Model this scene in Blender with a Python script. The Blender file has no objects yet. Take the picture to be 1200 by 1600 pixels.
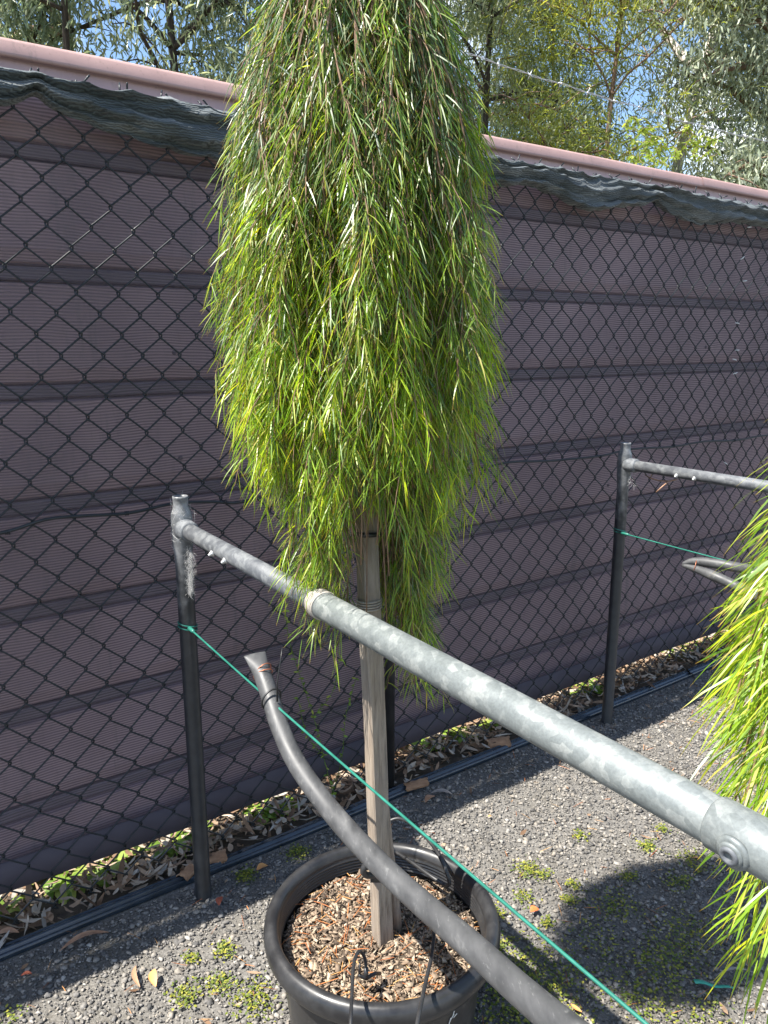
import bpy, math, random
import numpy as np
from mathutils import Vector, Matrix

random.seed(7)
RNG = np.random.default_rng(7)
scene = bpy.context.scene
COL = scene.collection

# ------------------------------------------------------------------ camera
CAM = Vector((0.0, 0.0, 1.5))
PITCH = math.radians(12.6)
FPX = 1210.0                      # focal length in pixels of the 1200x1600 photograph
cam_data = bpy.data.cameras.new('camera')
cam = bpy.data.objects.new('camera', cam_data)
COL.objects.link(cam)
cam.location = CAM
cam.rotation_euler = (math.radians(90) - PITCH, 0, 0)
cam_data.sensor_fit = 'VERTICAL'
cam_data.sensor_height = 24.0
cam_data.lens = 24.0 * FPX / 1600.0
cam_data.clip_start = 0.05
cam_data.clip_end = 2000
scene.camera = cam
scene.render.resolution_x = 768
scene.render.resolution_y = 1024

# ------------------------------------------------------------------ light
SHADOW = Vector((0.528, 0.247, -1.0)).normalized()      # direction sunlight travels
TO_SUN = -SHADOW
SUN_EL = math.asin(TO_SUN.z)
SUN_AZ = math.atan2(TO_SUN.x, TO_SUN.y)               # clockwise from +Y
world = bpy.data.worlds.new('World')
scene.world = world
world.use_nodes = True
wt = world.node_tree
wt.nodes.clear()
w_out = wt.nodes.new('ShaderNodeOutputWorld')
w_bg = wt.nodes.new('ShaderNodeBackground')
w_sky = wt.nodes.new('ShaderNodeTexSky')
w_sky.sky_type = 'NISHITA'
w_sky.sun_disc = False
w_sky.sun_elevation = SUN_EL
w_sky.sun_rotation = SUN_AZ
w_sky.dust_density = 0.6
w_sky.air_density = 1.0
w_sky.ozone_density = 4.0
w_bg.inputs['Strength'].default_value = 0.10
# scattered white cloud over the whole sky
w_tc = wt.nodes.new('ShaderNodeTexCoord')
w_no = wt.nodes.new('ShaderNodeTexNoise')
w_no.inputs['Scale'].default_value = 3.2
w_no.inputs['Detail'].default_value = 7
w_no.inputs['Roughness'].default_value = 0.6
w_ra = wt.nodes.new('ShaderNodeMapRange')
w_ra.inputs['From Min'].default_value = 0.54
w_ra.inputs['From Max'].default_value = 0.66
w_mx = wt.nodes.new('ShaderNodeMix')
w_mx.data_type = 'RGBA'
w_mx.inputs['B'].default_value = (7.6, 7.9, 8.3, 1)
wt.links.new(w_tc.outputs['Generated'], w_no.inputs['Vector'])
wt.links.new(w_no.outputs['Fac'], w_ra.inputs['Value'])
wt.links.new(w_ra.outputs['Result'], w_mx.inputs['Factor'])
wt.links.new(w_sky.outputs['Color'], w_mx.inputs['A'])
wt.links.new(w_mx.outputs['Result'], w_bg.inputs['Color'])
wt.links.new(w_bg.outputs['Background'], w_out.inputs['Surface'])

sun_data = bpy.data.lights.new('sun', 'SUN')
sun_data.energy = 5.0
sun_data.angle = math.radians(0.5)
sun_data.color = (1.0, 0.955, 0.88)
sun = bpy.data.objects.new('sun', sun_data)
COL.objects.link(sun)
sun.rotation_euler = SHADOW.to_track_quat('-Z', 'Y').to_euler()
sun.location = (-6, -2, 9)

scene.view_settings.view_transform = 'Standard'
scene.view_settings.look = 'None'
scene.view_settings.exposure = 1.42
scene.view_settings.gamma = 1.0
scene.view_settings.use_curve_mapping = False
try:
    scene.cycles.transparent_max_bounces = 12
    scene.cycles.max_bounces = 6
except Exception:
    pass

# ------------------------------------------------------------------ helpers
CP, SP = math.cos(PITCH), math.sin(PITCH)

def at(px, py, depth):
    """place of a photograph pixel at a given distance along the view axis"""
    u = (px - 600) / FPX; v = (800 - py) / FPX
    return Vector((u * depth, (CP + v * SP) * depth, 1.5 + (-SP + v * CP) * depth))

def at_z(px, py, z):
    v = (800 - py) / FPX
    return at(px, py, (z - 1.5) / (-SP + v * CP))

FD = Vector((0.817, 0.5766, 0)).normalized()          # along the fence, to the right
FN = Vector((-FD.y, FD.x, 0))                         # across it, away from the viewer

def F(s, d, z):
    return FD * s + FN * d + Vector((0, 0, z))

def at_fence(px, py, d):
    u = (px - 600) / FPX; v = (800 - py) / FPX
    r = Vector((u, CP + v * SP, -SP + v * CP))
    t = d / (FN.x * r.x + FN.y * r.y)
    return Vector((0, 0, 1.5)) + r * t

def nz(a, b, c=0.0, seed=0.0):
    """smooth pseudo noise, -1..1"""
    return (math.sin(a * 1.7 + seed * 3.1 + 1.3 * math.sin(b * 1.3 + seed)) +
            math.sin(b * 2.3 + c * 1.1 + seed * 1.7 + 1.1 * math.sin(a * 0.9 + 2 * seed)) +
            math.sin(a * 3.7 - b * 2.9 + c + seed * 0.7)) / 3.0

def set_props(o, label=None, cat=None, group=None, kind=None):
    if label: o['label'] = label
    if cat: o['category'] = cat
    if group: o['group'] = group
    if kind: o['kind'] = kind
    return o

def empty(name, loc, label, cat, group=None):
    o = bpy.data.objects.new(name, None)
    COL.objects.link(o)
    o.location = loc
    o.empty_display_size = 0.1
    return set_props(o, label, cat, group)

def link(name, me, mat=None, parent=None, smooth=True):
    """link a mesh given in world coordinates; parents are unrotated empties"""
    o = bpy.data.objects.new(name, me)
    COL.objects.link(o)
    if mat: me.materials.append(mat)
    if smooth:
        me.polygons.foreach_set('use_smooth', [True] * len(me.polygons))
    if parent is not None:
        o.parent = parent
        base = Vector((0, 0, 0)); q = parent
        while q is not None:
            base += q.location; q = q.parent
        o.location = -base
    return o

class MB:
    def __init__(self):
        self.v = []; self.f = []
    def tube(self, pts, r, n=10, caps=True, flat=None):
        """swept tube; r may be a number or list; flat = (scale_a, scale_b) lists"""
        pts = [Vector(p) for p in pts]
        m = len(pts)
        rs = r if isinstance(r, (list, tuple)) else [r] * m
        b0 = len(self.v)
        t0 = (pts[1] - pts[0]).normalized()
        up = Vector((0, 0, 1)) if abs(t0.z) < 0.9 else Vector((1, 0, 0))
        a = t0.cross(up).normalized()
        for i in range(m):
            if i == 0: t = pts[1] - pts[0]
            elif i == m - 1: t = pts[-1] - pts[-2]
            else: t = (pts[i + 1] - pts[i - 1])
            if t.length < 1e-9: t = t0.copy()
            t.normalize()
            a = (a - t * a.dot(t))
            if a.length < 1e-6: a = t.orthogonal()
            a.normalize()
            b = t.cross(a)
            fa, fb = (1, 1) if flat is None else flat[i]
            for k in range(n):
                an = 2 * math.pi * k / n
                self.v.append(pts[i] + (a * math.cos(an) * fa + b * math.sin(an) * fb) * rs[i])
        for i in range(m - 1):
            for k in range(n):
                k2 = (k + 1) % n
                self.f.append((b0 + i * n + k, b0 + i * n + k2, b0 + (i + 1) * n + k2, b0 + (i + 1) * n + k))
        if caps:
            self.f.append(tuple(b0 + k for k in range(n))[::-1])
            self.f.append(tuple(b0 + (m - 1) * n + k for k in range(n)))
        return self
    def lathe(self, prof, c, n=48, axis='z', jit=0.0):
        b0 = len(self.v); m = len(prof)
        for (r, z) in prof:
            for k in range(n):
                an = 2 * math.pi * k / n
                self.v.append(Vector(c) + Vector((r * math.cos(an), r * math.sin(an), z)))
        for i in range(m - 1):
            for k in range(n):
                k2 = (k + 1) % n
                self.f.append((b0 + i * n + k, b0 + i * n + k2, b0 + (i + 1) * n + k2, b0 + (i + 1) * n + k))
        return self
    def disc(self, c, nrm, r, h, n=12):
        c = Vector(c); nrm = Vector(nrm).normalized()
        self.tube([c, c + nrm * h * 0.7, c + nrm * h], [r, r, r * 0.8], n)
        return self
    def sweep(self, prof, path_a, path_b, steps=1, fn=None):
        """profile [(d, z)] in the fence's cross-section swept along s"""
        b0 = len(self.v); m = len(prof)
        for i in range(steps + 1):
            s = path_a + (path_b - path_a) * i / steps
            for (d, z) in prof:
                p = F(s, d, z)
                if fn: p = fn(p, s, d, z)
                self.v.append(p)
        for i in range(steps):
            for k in range(m - 1):
                self.f.append((b0 + i * m + k, b0 + (i + 1) * m + k, b0 + (i + 1) * m + k + 1, b0 + i * m + k + 1))
        return self
    def box(self, c, ax, ay, az):
        c = Vector(c); b0 = len(self.v)
        for sx in (-1, 1):
            for sy in (-1, 1):
                for sz in (-1, 1):
                    self.v.append(c + Vector(ax) * sx + Vector(ay) * sy + Vector(az) * sz)
        for q in ((0, 1, 3, 2), (4, 6, 7, 5), (0, 4, 5, 1), (2, 3, 7, 6), (0, 2, 6, 4), (1, 5, 7, 3)):
            self.f.append(tuple(b0 + i for i in q))
        return self
    def mesh(self, name):
        me = bpy.data.meshes.new(name)
        me.from_pydata([tuple(p) for p in self.v], [], self.f)
        me.update()
        return me

def smooth_path(pts, k=6):
    """Catmull-Rom through the points"""
    pts = [Vector(p) for p in pts]
    P = [pts[0] * 2 - pts[1]] + pts + [pts[-1] * 2 - pts[-2]]
    out = []
    for i in range(1, len(P) - 2):
        p0, p1, p2, p3 = P[i - 1], P[i], P[i + 1], P[i + 2]
        for j in range(k):
            t = j / k
            out.append(0.5 * ((2 * p1) + (p2 - p0) * t + (2 * p0 - 5 * p1 + 4 * p2 - p3) * t * t + (3 * p1 - p0 - 3 * p2 + p3) * t ** 3))
    out.append(pts[-1].copy())
    return out

def bulk_mesh(name, verts, faces, attrs=None):
    """verts (N,V,3) and one face list for all N copies; attrs = {name: (N,) or (N,V)}"""
    N, V, _ = verts.shape
    fl = np.array([i for f in faces for i in f], dtype=np.int64)
    ln = np.array([len(f) for f in faces], dtype=np.int64)
    me = bpy.data.meshes.new(name)
    me.vertices.add(N * V)
    me.vertices.foreach_set('co', verts.reshape(-1).astype(np.float32))
    loops = (fl[None, :] + (np.arange(N) * V)[:, None]).reshape(-1)
    me.loops.add(len(loops))
    me.loops.foreach_set('vertex_index', loops.astype(np.int32))
    lens = np.tile(ln, N)
    starts = np.concatenate([[0], np.cumsum(lens)[:-1]])
    me.polygons.add(len(lens))
    me.polygons.foreach_set('loop_start', starts.astype(np.int32))
    me.update(calc_edges=True)
    me.validate()
    for k, a in (attrs or {}).items():
        at_ = me.attributes.new(k, 'FLOAT', 'POINT')
        a = np.asarray(a, dtype=np.float32)
        if a.ndim == 1: a = np.repeat(a, V)
        at_.data.foreach_set('value', a.reshape(-1))
    return me

def norm(a):
    return a / np.maximum(np.linalg.norm(a, axis=-1, keepdims=True), 1e-9)

def strip_leaves(name, base, direc, side, L, W, droop, rnd, tone=None, prof=(0.55, 1.0, 0.85, 0.06), ts=(0, .33, .7, 1.0), fold=0.0, extra=None):
    """curved narrow leaves, one strip each"""
    N = len(base); S = len(ts)
    direc = norm(direc); side = norm(side - direc * np.sum(side * direc, axis=1, keepdims=True))
    nrm = np.cross(side, direc)
    g = np.array([0, 0, -1.0])
    V = np.zeros((N, S * 2, 3))
    for i, t in enumerate(ts):
        c = base + direc * (L * t)[:, None] + g[None] * (droop * L * t * t)[:, None] + nrm * (fold * L * math.sin(t * 3.1))[:, None] if fold is not 0.0 else base + direc * (L * t)[:, None] + g[None] * (droop * L * t * t)[:, None]
        w = (W * prof[i] * 0.5)[:, None]
        V[:, 2 * i] = c - side * w
        V[:, 2 * i + 1] = c + side * w
    faces = [(2 * i, 2 * i + 1, 2 * i + 3, 2 * i + 2) for i in range(S - 1)]
    at_ = {'rnd': rnd}
    if tone is not None: at_['tone'] = tone
    tt = np.repeat(np.array(ts), 2)[None, :].repeat(N, 0)
    at_['along'] = tt
    return bulk_mesh(name, V, faces, at_)

def merge_meshes_into(me_list):
    pass

# ------------------------------------------------------------------ materials
def new_mat(name):
    m = bpy.data.materials.new(name)
    m.use_nodes = True
    nt = m.node_tree
    b = nt.nodes['Principled BSDF']
    return m, nt, b

def ramp(nt, fac, stops, interp='LINEAR'):
    r = nt.nodes.new('ShaderNodeValToRGB')
    r.color_ramp.interpolation = interp
    e = r.color_ramp.elements
    while len(e) < len(stops): e.new(0.5)
    for i, (p, c) in enumerate(stops):
        e[i].position = p; e[i].color = (c[0], c[1], c[2], 1)
    nt.links.new(fac, r.inputs['Fac'])
    return r.outputs['Color']

def noise(nt, scale, detail=4, rough=0.55, vec=None, stretch=None, dist=0.0):
    tc = nt.nodes.new('ShaderNodeTexCoord')
    n = nt.nodes.new('ShaderNodeTexNoise')
    n.inputs['Scale'].default_value = scale
    n.inputs['Detail'].default_value = detail
    n.inputs['Roughness'].default_value = rough
    n.inputs['Distortion'].default_value = dist
    if stretch:
        mp = nt.nodes.new('ShaderNodeMapping')
        mp.inputs['Scale'].default_value = stretch
        nt.links.new(tc.outputs['Object'], mp.inputs['Vector'])
        nt.links.new(mp.outputs['Vector'], n.inputs['Vector'])
    else:
        nt.links.new(tc.outputs['Object'], n.inputs['Vector'])
    return n.outputs['Fac']

def mixc(nt, fac, a, b, mode='MIX'):
    m = nt.nodes.new('ShaderNodeMix'); m.data_type = 'RGBA'; m.blend_type = mode
    for key, val in (('A', a), ('B', b)):
        if isinstance(val, (tuple, list)): m.inputs[key].default_value = (*val, 1)
        else: nt.links.new(val, m.inputs[key])
    if isinstance(fac, float): m.inputs['Factor'].default_value = fac
    else: nt.links.new(fac, m.inputs['Factor'])
    return m.outputs['Result']

def bump(nt, b, h, strength=0.3, dist=0.01):
    bp = nt.nodes.new('ShaderNodeBump')
    bp.inputs['Strength'].default_value = strength
    bp.inputs['Distance'].default_value = dist
    nt.links.new(h, bp.inputs['Height'])
    nt.links.new(bp.outputs['Normal'], b.inputs['Normal'])

def attr(nt, name):
    a = nt.nodes.new('ShaderNodeAttribute'); a.attribute_name = name
    return a.outputs['Fac']

def mapr(nt, v, a, b, c, d):
    m = nt.nodes.new('ShaderNodeMapRange')
    m.inputs['From Min'].default_value = a; m.inputs['From Max'].default_value = b
    m.inputs['To Min'].default_value = c; m.inputs['To Max'].default_value = d
    nt.links.new(v, m.inputs['Value'])
    return m.outputs['Result']

def simple(name, stops, scale=20, rough=0.6, metal=0.0, bumps=0.2, bdist=0.002, stretch=None, spec=0.5, rrange=None):
    m, nt, b = new_mat(name)
    n = noise(nt, scale, 6, 0.6, stretch=stretch)
    nt.links.new(ramp(nt, n, stops), b.inputs['Base Color'])
    b.inputs['Roughness'].default_value = rough
    b.inputs['Metallic'].default_value = metal
    b.inputs['Specular IOR Level'].default_value = spec
    if rrange:
        nt.links.new(mapr(nt, n, 0.3, 0.7, rrange[0], rrange[1]), b.inputs['Roughness'])
    if bumps: bump(nt, b, n, bumps, bdist)
    return m

def leaf_mat(name, stops, trans=0.4, rough=0.4, tcol=1.6, tone_stops=None, spec=0.5, tip=None, tblue=0.45):
    m, nt, b = new_mat(name)
    out = nt.nodes['Material Output']
    col = ramp(nt, attr(nt, 'rnd'), stops)
    if tone_stops is not None:
        col2 = ramp(nt, attr(nt, 'rnd'), tone_stops)
        col = mixc(nt, attr(nt, 'tone'), col, col2)
    if tip is not None:
        al = attr(nt, 'along')
        col = mixc(nt, mapr(nt, al, 0.86, 1.0, 0.0, 0.9), col, tip)
    nt.links.new(col, b.inputs['Base Color'])
    b.inputs['Roughness'].default_value = rough
    b.inputs['Specular IOR Level'].default_value = spec
    tr = nt.nodes.new('ShaderNodeBsdfTranslucent')
    mul = mixc(nt, 1.0, col, (tcol, tcol * 0.97, tcol * tblue), 'MULTIPLY')
    nt.links.new(mul, tr.inputs['Color'])
    mx = nt.nodes.new('ShaderNodeMixShader')
    mx.inputs['Fac'].default_value = trans
    nt.links.new(b.outputs['BSDF'], mx.inputs[1])
    nt.links.new(tr.outputs['BSDF'], mx.inputs[2])
    nt.links.new(mx.outputs['Shader'], out.inputs['Surface'])
    return m

def rnd_mat(name, stops, rough=0.8, scale=60, spec=0.3, interp='LINEAR', bumps=0.3):
    m, nt, b = new_mat(name)
    col = ramp(nt, attr(nt, 'rnd'), stops, interp)
    n = noise(nt, scale, 4)
    col = mixc(nt, 0.55, col, ramp(nt, n, [(0.3, (0.45, 0.45, 0.45)), (0.7, (1.25, 1.25, 1.25))]), 'MULTIPLY')
    nt.links.new(col, b.inputs['Base Color'])
    b.inputs['Roughness'].default_value = rough
    b.inputs['Specular IOR Level'].default_value = spec
    if bumps: bump(nt, b, n, bumps, 0.002)
    return m

M = {}
# ground under the gravel
m, nt, b = new_mat('gravel_base')
n1 = noise(nt, 2.2, 6, 0.6); n2 = noise(nt, 160, 3, 0.7)
c = ramp(nt, n2, [(0.3, (0.07, 0.066, 0.059)), (0.5, (0.14, 0.132, 0.12)), (0.72, (0.25, 0.238, 0.215))])
c = mixc(nt, mapr(nt, n1, 0.48, 0.7, 0, 0.5), c, (0.075, 0.062, 0.035))
nt.links.new(c, b.inputs['Base Color']); b.inputs['Roughness'].default_value = 0.9
bump(nt, b, n2, 0.8, 0.006)
M['gravel_base'] = m
M['soil'] = simple('soil', [(0.3, (0.035, 0.026, 0.018)), (0.6, (0.075, 0.055, 0.036)), (0.8, (0.13, 0.1, 0.065))], 30, 0.95, 0, 0.8, 0.01)
M['earth'] = simple('earth', [(0.3, (0.05, 0.045, 0.025)), (0.6, (0.09, 0.085, 0.04)), (0.8, (0.14, 0.12, 0.07))], 1.5, 0.95, 0, 0.6, 0.02)
M['pebble'] = rnd_mat('pebble', [(0.0, (0.075, 0.072, 0.068)), (0.35, (0.155, 0.146, 0.134)), (0.6, (0.21, 0.197, 0.178)), (0.8, (0.27, 0.24, 0.20)), (0.985, (0.31, 0.29, 0.26)), (1.0, (0.44, 0.415, 0.37))], 0.75, 150)
M['litter'] = rnd_mat('litter', [(0.0, (0.10, 0.055, 0.03)), (0.3, (0.20, 0.12, 0.07)), (0.6, (0.34, 0.24, 0.16)), (0.85, (0.42, 0.35, 0.27)), (1.0, (0.30, 0.28, 0.25))], 0.75, 40)
M['chips'] = rnd_mat('chips', [(0.0, (0.035, 0.026, 0.02)), (0.25, (0.15, 0.11, 0.078)), (0.6, (0.27, 0.20, 0.14)), (0.9, (0.38, 0.30, 0.215)), (1.0, (0.46, 0.38, 0.28))], 0.85, 120)
M['needle_dry'] = rnd_mat('needle_dry', [(0.0, (0.30, 0.09, 0.03)), (0.6, (0.45, 0.17, 0.05)), (1.0, (0.55, 0.33, 0.12))], 0.7, 50, bumps=0)
M['black_plastic'] = simple('black_plastic', [(0.35, (0.016, 0.016, 0.017)), (0.7, (0.034, 0.034, 0.035))], 25, 0.38, 0, 0.08, 0.001, rrange=(0.28, 0.5))
M['pot_plastic'] = simple('pot_plastic', [(0.3, (0.016, 0.016, 0.017)), (0.62, (0.028, 0.028, 0.029)), (0.8, (0.07, 0.068, 0.062))], 18, 0.4, 0, 0.1, 0.001, rrange=(0.3, 0.5))
M['poly_pipe'] = simple('poly_pipe', [(0.3, (0.042, 0.043, 0.045)), (0.6, (0.075, 0.076, 0.078)), (0.8, (0.15, 0.15, 0.148))], 14, 0.5, 0, 0.15, 0.001, stretch=(3, 1, 3), rrange=(0.42, 0.62))
M['edging'] = simple('edging', [(0.3, (0.014, 0.020, 0.027)), (0.7, (0.03, 0.042, 0.055))], 20, 0.2, 0, 0.05, 0.001, spec=0.7)
M['wire_black'] = simple('wire_black', [(0.3, (0.008, 0.011, 0.013)), (0.7, (0.018, 0.023, 0.027))], 30, 0.45, 0, 0.0)
M['wire_silver'] = simple('wire_silver', [(0.3, (0.45, 0.46, 0.46)), (0.7, (0.7, 0.7, 0.7))], 30, 0.35, 0.7, 0.0)
M['wire_green'] = simple('wire_green', [(0.3, (0.012, 0.11, 0.08)), (0.7, (0.028, 0.18, 0.135))], 30, 0.35, 0, 0.05, 0.001)
M['copper'] = simple('copper', [(0.3, (0.30, 0.10, 0.05)), (0.7, (0.45, 0.17, 0.09))], 30, 0.4, 0.5, 0.0)
M['twine'] = simple('twine', [(0.3, (0.28, 0.25, 0.21)), (0.7, (0.44, 0.40, 0.35))], 200, 0.8, 0, 0.3, 0.001)
M['web'] = simple('web', [(0.3, (0.55, 0.54, 0.52)), (0.7, (0.7, 0.69, 0.67))], 50, 0.8, 0, 0.0)
M['white_plastic'] = simple('white_plastic', [(0.3, (0.55, 0.55, 0.52)), (0.7, (0.78, 0.78, 0.75))], 50, 0.5, 0, 0.1)
M['post_steel'] = None

# galvanised pipe with spangle
def galv(name, lo, hi, patch, metal=0.35, rough=0.42):
    m, nt, b = new_mat(name)
    tc = nt.nodes.new('ShaderNodeTexCoord')
    vo = nt.nodes.new('ShaderNodeTexVoronoi'); vo.inputs['Scale'].default_value = 105
    mp = nt.nodes.new('ShaderNodeMapping'); mp.inputs['Rotation'].default_value = (0.3, 0.2, 0.62); mp.inputs['Scale'].default_value = (1, 0.55, 1)
    nt.links.new(tc.outputs['Object'], mp.inputs['Vector']); nt.links.new(mp.outputs['Vector'], vo.inputs['Vector'])
    sep = nt.nodes.new('ShaderNodeSeparateColor'); nt.links.new(vo.outputs['Color'], sep.inputs['Color'])
    n = noise(nt, 22, 5, 0.65)
    add = nt.nodes.new('ShaderNodeMath'); add.operation = 'MULTIPLY_ADD'
    nt.links.new(sep.outputs['Red'], add.inputs[0]); add.inputs[1].default_value = 0.28
    nt.links.new(n, add.inputs[2])
    c = ramp(nt, add.outputs[0], [(0.35, lo), (0.62, hi), (0.80, patch)])
    fine = noise(nt, 260, 3, 0.6)
    c = mixc(nt, 0.35, c, ramp(nt, fine, [(0.35, (0.6, 0.6, 0.6)), (0.6, (1.1, 1.1, 1.1))]), 'MULTIPLY')
    nt.links.new(c, b.inputs['Base Color'])
    b.inputs['Metallic'].default_value = metal
    nt.links.new(mapr(nt, add.outputs[0], 0.4, 0.9, rough - 0.08, rough + 0.14), b.inputs['Roughness'])
    bump(nt, b, fine, 0.08, 0.001)
    return m
M['galv'] = galv('galvanised_bright', (0.15, 0.167, 0.165), (0.175, 0.193, 0.19), (0.25, 0.265, 0.255), 0.2, 0.5)
M['galv_old'] = galv('galvanised_weathered', (0.075, 0.08, 0.09), (0.11, 0.118, 0.128), (0.17, 0.178, 0.185), 0.1, 0.6)
# post: lighter grey at the top, black below
m, nt, b = new_mat('post_paint')
geo = nt.nodes.new('ShaderNodeNewGeometry'); sx = nt.nodes.new('ShaderNodeSeparateXYZ')
nt.links.new(geo.outputs['Position'], sx.inputs['Vector'])
n = noise(nt, 26, 6, 0.65)
zz = nt.nodes.new('ShaderNodeMath'); zz.operation = 'MULTIPLY_ADD'; zz.inputs[1].default_value = 0.35
nt.links.new(n, zz.inputs[0]); nt.links.new(sx.outputs['Z'], zz.inputs[2])
f = mapr(nt, zz.outputs[0], 1.0, 1.3, 0, 1)
c = mixc(nt, f, ramp(nt, n, [(0.35, (0.014, 0.015, 0.017)), (0.7, (0.03, 0.031, 0.034))]), ramp(nt, n, [(0.35, (0.09, 0.095, 0.10)), (0.65, (0.26, 0.265, 0.27))]))
nt.links.new(c, b.inputs['Base Color'])
b.inputs['Roughness'].default_value = 0.42
bump(nt, b, n, 0.15, 0.001)
M['post_paint'] = m

# timber stake
m, nt, b = new_mat('stake_timber')
n = noise(nt, 9, 8, 0.7, stretch=(14, 14, 1.1), dist=0.6)
n2 = noise(nt, 3, 4, 0.6, stretch=(3, 3, 1))
c = ramp(nt, n, [(0.30, (0.09, 0.065, 0.045)), (0.45, (0.22, 0.17, 0.125)), (0.6, (0.33, 0.265, 0.20)), (0.8, (0.42, 0.36, 0.29))])
c = mixc(nt, mapr(nt, n2, 0.4, 0.65, 0, 0.65), c, (0.27, 0.245, 0.215))
nt.links.new(c, b.inputs['Base Color']); b.inputs['Roughness'].default_value = 0.85
bump(nt, b, n, 0.7, 0.003)
M['stake'] = m

# painted steel fence sheet
m, nt, b = new_mat('mauve_steel')
n = noise(nt, 5, 6, 0.6); n2 = noise(nt, 60, 4, 0.6, stretch=(1, 1, 0.3))
c = ramp(nt, n, [(0.3, (0.45, 0.315, 0.33)), (0.7, (0.53, 0.375, 0.385))])
c = mixc(nt, mapr(nt, n2, 0.55, 0.75, 0, 0.25), c, (0.25, 0.2, 0.19))
nt.links.new(c, b.inputs['Base Color']); b.inputs['Roughness'].default_value = 0.5
M['steel'] = m
m, nt, b = new_mat('capping_steel')
n = noise(nt, 7, 6, 0.6); n2 = noise(nt, 90, 4, 0.6)
c = ramp(nt, n, [(0.3, (0.36, 0.23, 0.21)), (0.7, (0.45, 0.29, 0.26))])
c = mixc(nt, mapr(nt, n2, 0.58, 0.72, 0, 0.4), c, (0.17, 0.12, 0.10))
nt.links.new(c, b.inputs['Base Color']); b.inputs['Roughness'].default_value = 0.6
M['capping'] = m

# knitted shade screen: rows of threads with open gaps between them
m, nt, b = new_mat('screen_cloth')
out = nt.nodes['Material Output']
tc = nt.nodes.new('ShaderNodeTexCoord'); sx = nt.nodes.new('ShaderNodeSeparateXYZ')
nt.links.new(tc.outputs['Object'], sx.inputs['Vector'])
wn = noise(nt, 3.0, 3, 0.5, stretch=(1, 1, 2))
mm = nt.nodes.new('ShaderNodeMath'); mm.operation = 'MULTIPLY_ADD'; mm.inputs[1].default_value = 0.03
nt.links.new(wn, mm.inputs[0]); nt.links.new(sx.outputs['Z'], mm.inputs[2])
k = nt.nodes.new('ShaderNodeMath'); k.operation = 'MULTIPLY'; k.inputs[1].default_value = 2 * math.pi / 0.0072
nt.links.new(mm.outputs[0], k.inputs[0])
si = nt.nodes.new('ShaderNodeMath'); si.operation = 'SINE'; nt.links.new(k.outputs[0], si.inputs[0])
wv = noise(nt, 1.3, 4, 0.6)
amp = mapr(nt, wv, 0.35, 0.65, 0.0, 0.14)
base_a = mapr(nt, si.outputs[0], -1, 1, 0.32, 0.74)
sm = nt.nodes.new('ShaderNodeMath'); sm.operation = 'SUBTRACT'; nt.links.new(base_a, sm.inputs[0]); nt.links.new(amp, sm.inputs[1])
b.inputs['Base Color'].default_value = (0.078, 0.062, 0.073, 1)
b.inputs['Roughness'].default_value = 0.75
tr = nt.nodes.new('ShaderNodeBsdfTransparent')
mx = nt.nodes.new('ShaderNodeMixShader')
nt.links.new(sm.outputs[0], mx.inputs['Fac'])
nt.links.new(tr.outputs['BSDF'], mx.inputs[1]); nt.links.new(b.outputs['BSDF'], mx.inputs[2])
nt.links.new(mx.outputs['Shader'], out.inputs['Surface'])
M['screen'] = m

# dark green netting rolled over the fence top
m, nt, b = new_mat('rolled_netting')
out = nt.nodes['Material Output']
n = noise(nt, 5, 6, 0.65, stretch=(1, 1, 6)); n3 = noise(nt, 500, 2, 0.5)
uvn = nt.nodes.new('ShaderNodeTexCoord')
wvt = nt.nodes.new('ShaderNodeTexWave'); wvt.bands_direction = 'Z'
wvt.inputs['Scale'].default_value = 62; wvt.inputs['Distortion'].default_value = 6; wvt.inputs['Detail'].default_value = 3
nt.links.new(uvn.outputs['Object'], wvt.inputs['Vector'])
c = ramp(nt, n, [(0.32, (0.025, 0.036, 0.040)), (0.52, (0.06, 0.075, 0.078)), (0.72, (0.17, 0.18, 0.175))])
c = mixc(nt, 0.6, c, ramp(nt, wvt.outputs['Fac'], [(0.2, (0.25, 0.25, 0.25)), (0.8, (1.6, 1.6, 1.6))]), 'MULTIPLY')
nt.links.new(c, b.inputs['Base Color']); b.inputs['Roughness'].default_value = 0.7
b.inputs['Sheen Weight'].default_value = 0.25
bump(nt, b, wvt.outputs['Fac'], 0.5, 0.003)
M['netting'] = m

# foliage
M['leaf_main'] = leaf_mat('weeping_leaf',
    [(0.0, (0.028, 0.065, 0.03)), (0.55, (0.055, 0.105, 0.042)), (0.85, (0.13, 0.17, 0.09)), (1.0, (0.24, 0.27, 0.19))],
    trans=0.34, rough=0.38, tcol=3.0,
    tone_stops=[(0.0, (0.11, 0.22, 0.010)), (0.6, (0.27, 0.40, 0.010)), (0.93, (0.43, 0.48, 0.015)), (1.0, (0.42, 0.30, 0.04))], spec=0.6, tip=(0.42, 0.2, 0.03))
M['twig'] = simple('twig', [(0.3, (0.13, 0.075, 0.045)), (0.7, (0.26, 0.16, 0.10))], 60, 0.7, 0, 0.2)
M['trunk_main'] = simple('young_bark', [(0.3, (0.16, 0.12, 0.09)), (0.7, (0.33, 0.26, 0.2))], 60, 0.75, 0, 0.3, stretch=(3, 3, 0.5))
M['gum_a'] = leaf_mat('gum_leaf_grey', [(0.0, (0.13, 0.18, 0.10)), (0.45, (0.27, 0.33, 0.20)), (0.8, (0.46, 0.50, 0.32)), (1.0, (0.60, 0.60, 0.30))], 0.42, 0.32, 1.4, spec=0.8, tblue=0.8)
M['gum_b'] = leaf_mat('gum_leaf_dark', [(0.0, (0.10, 0.15, 0.10)), (0.5, (0.20, 0.26, 0.17)), (1.0, (0.42, 0.46, 0.32))], 0.4, 0.32, 1.4, spec=0.8, tblue=0.8)
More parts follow.
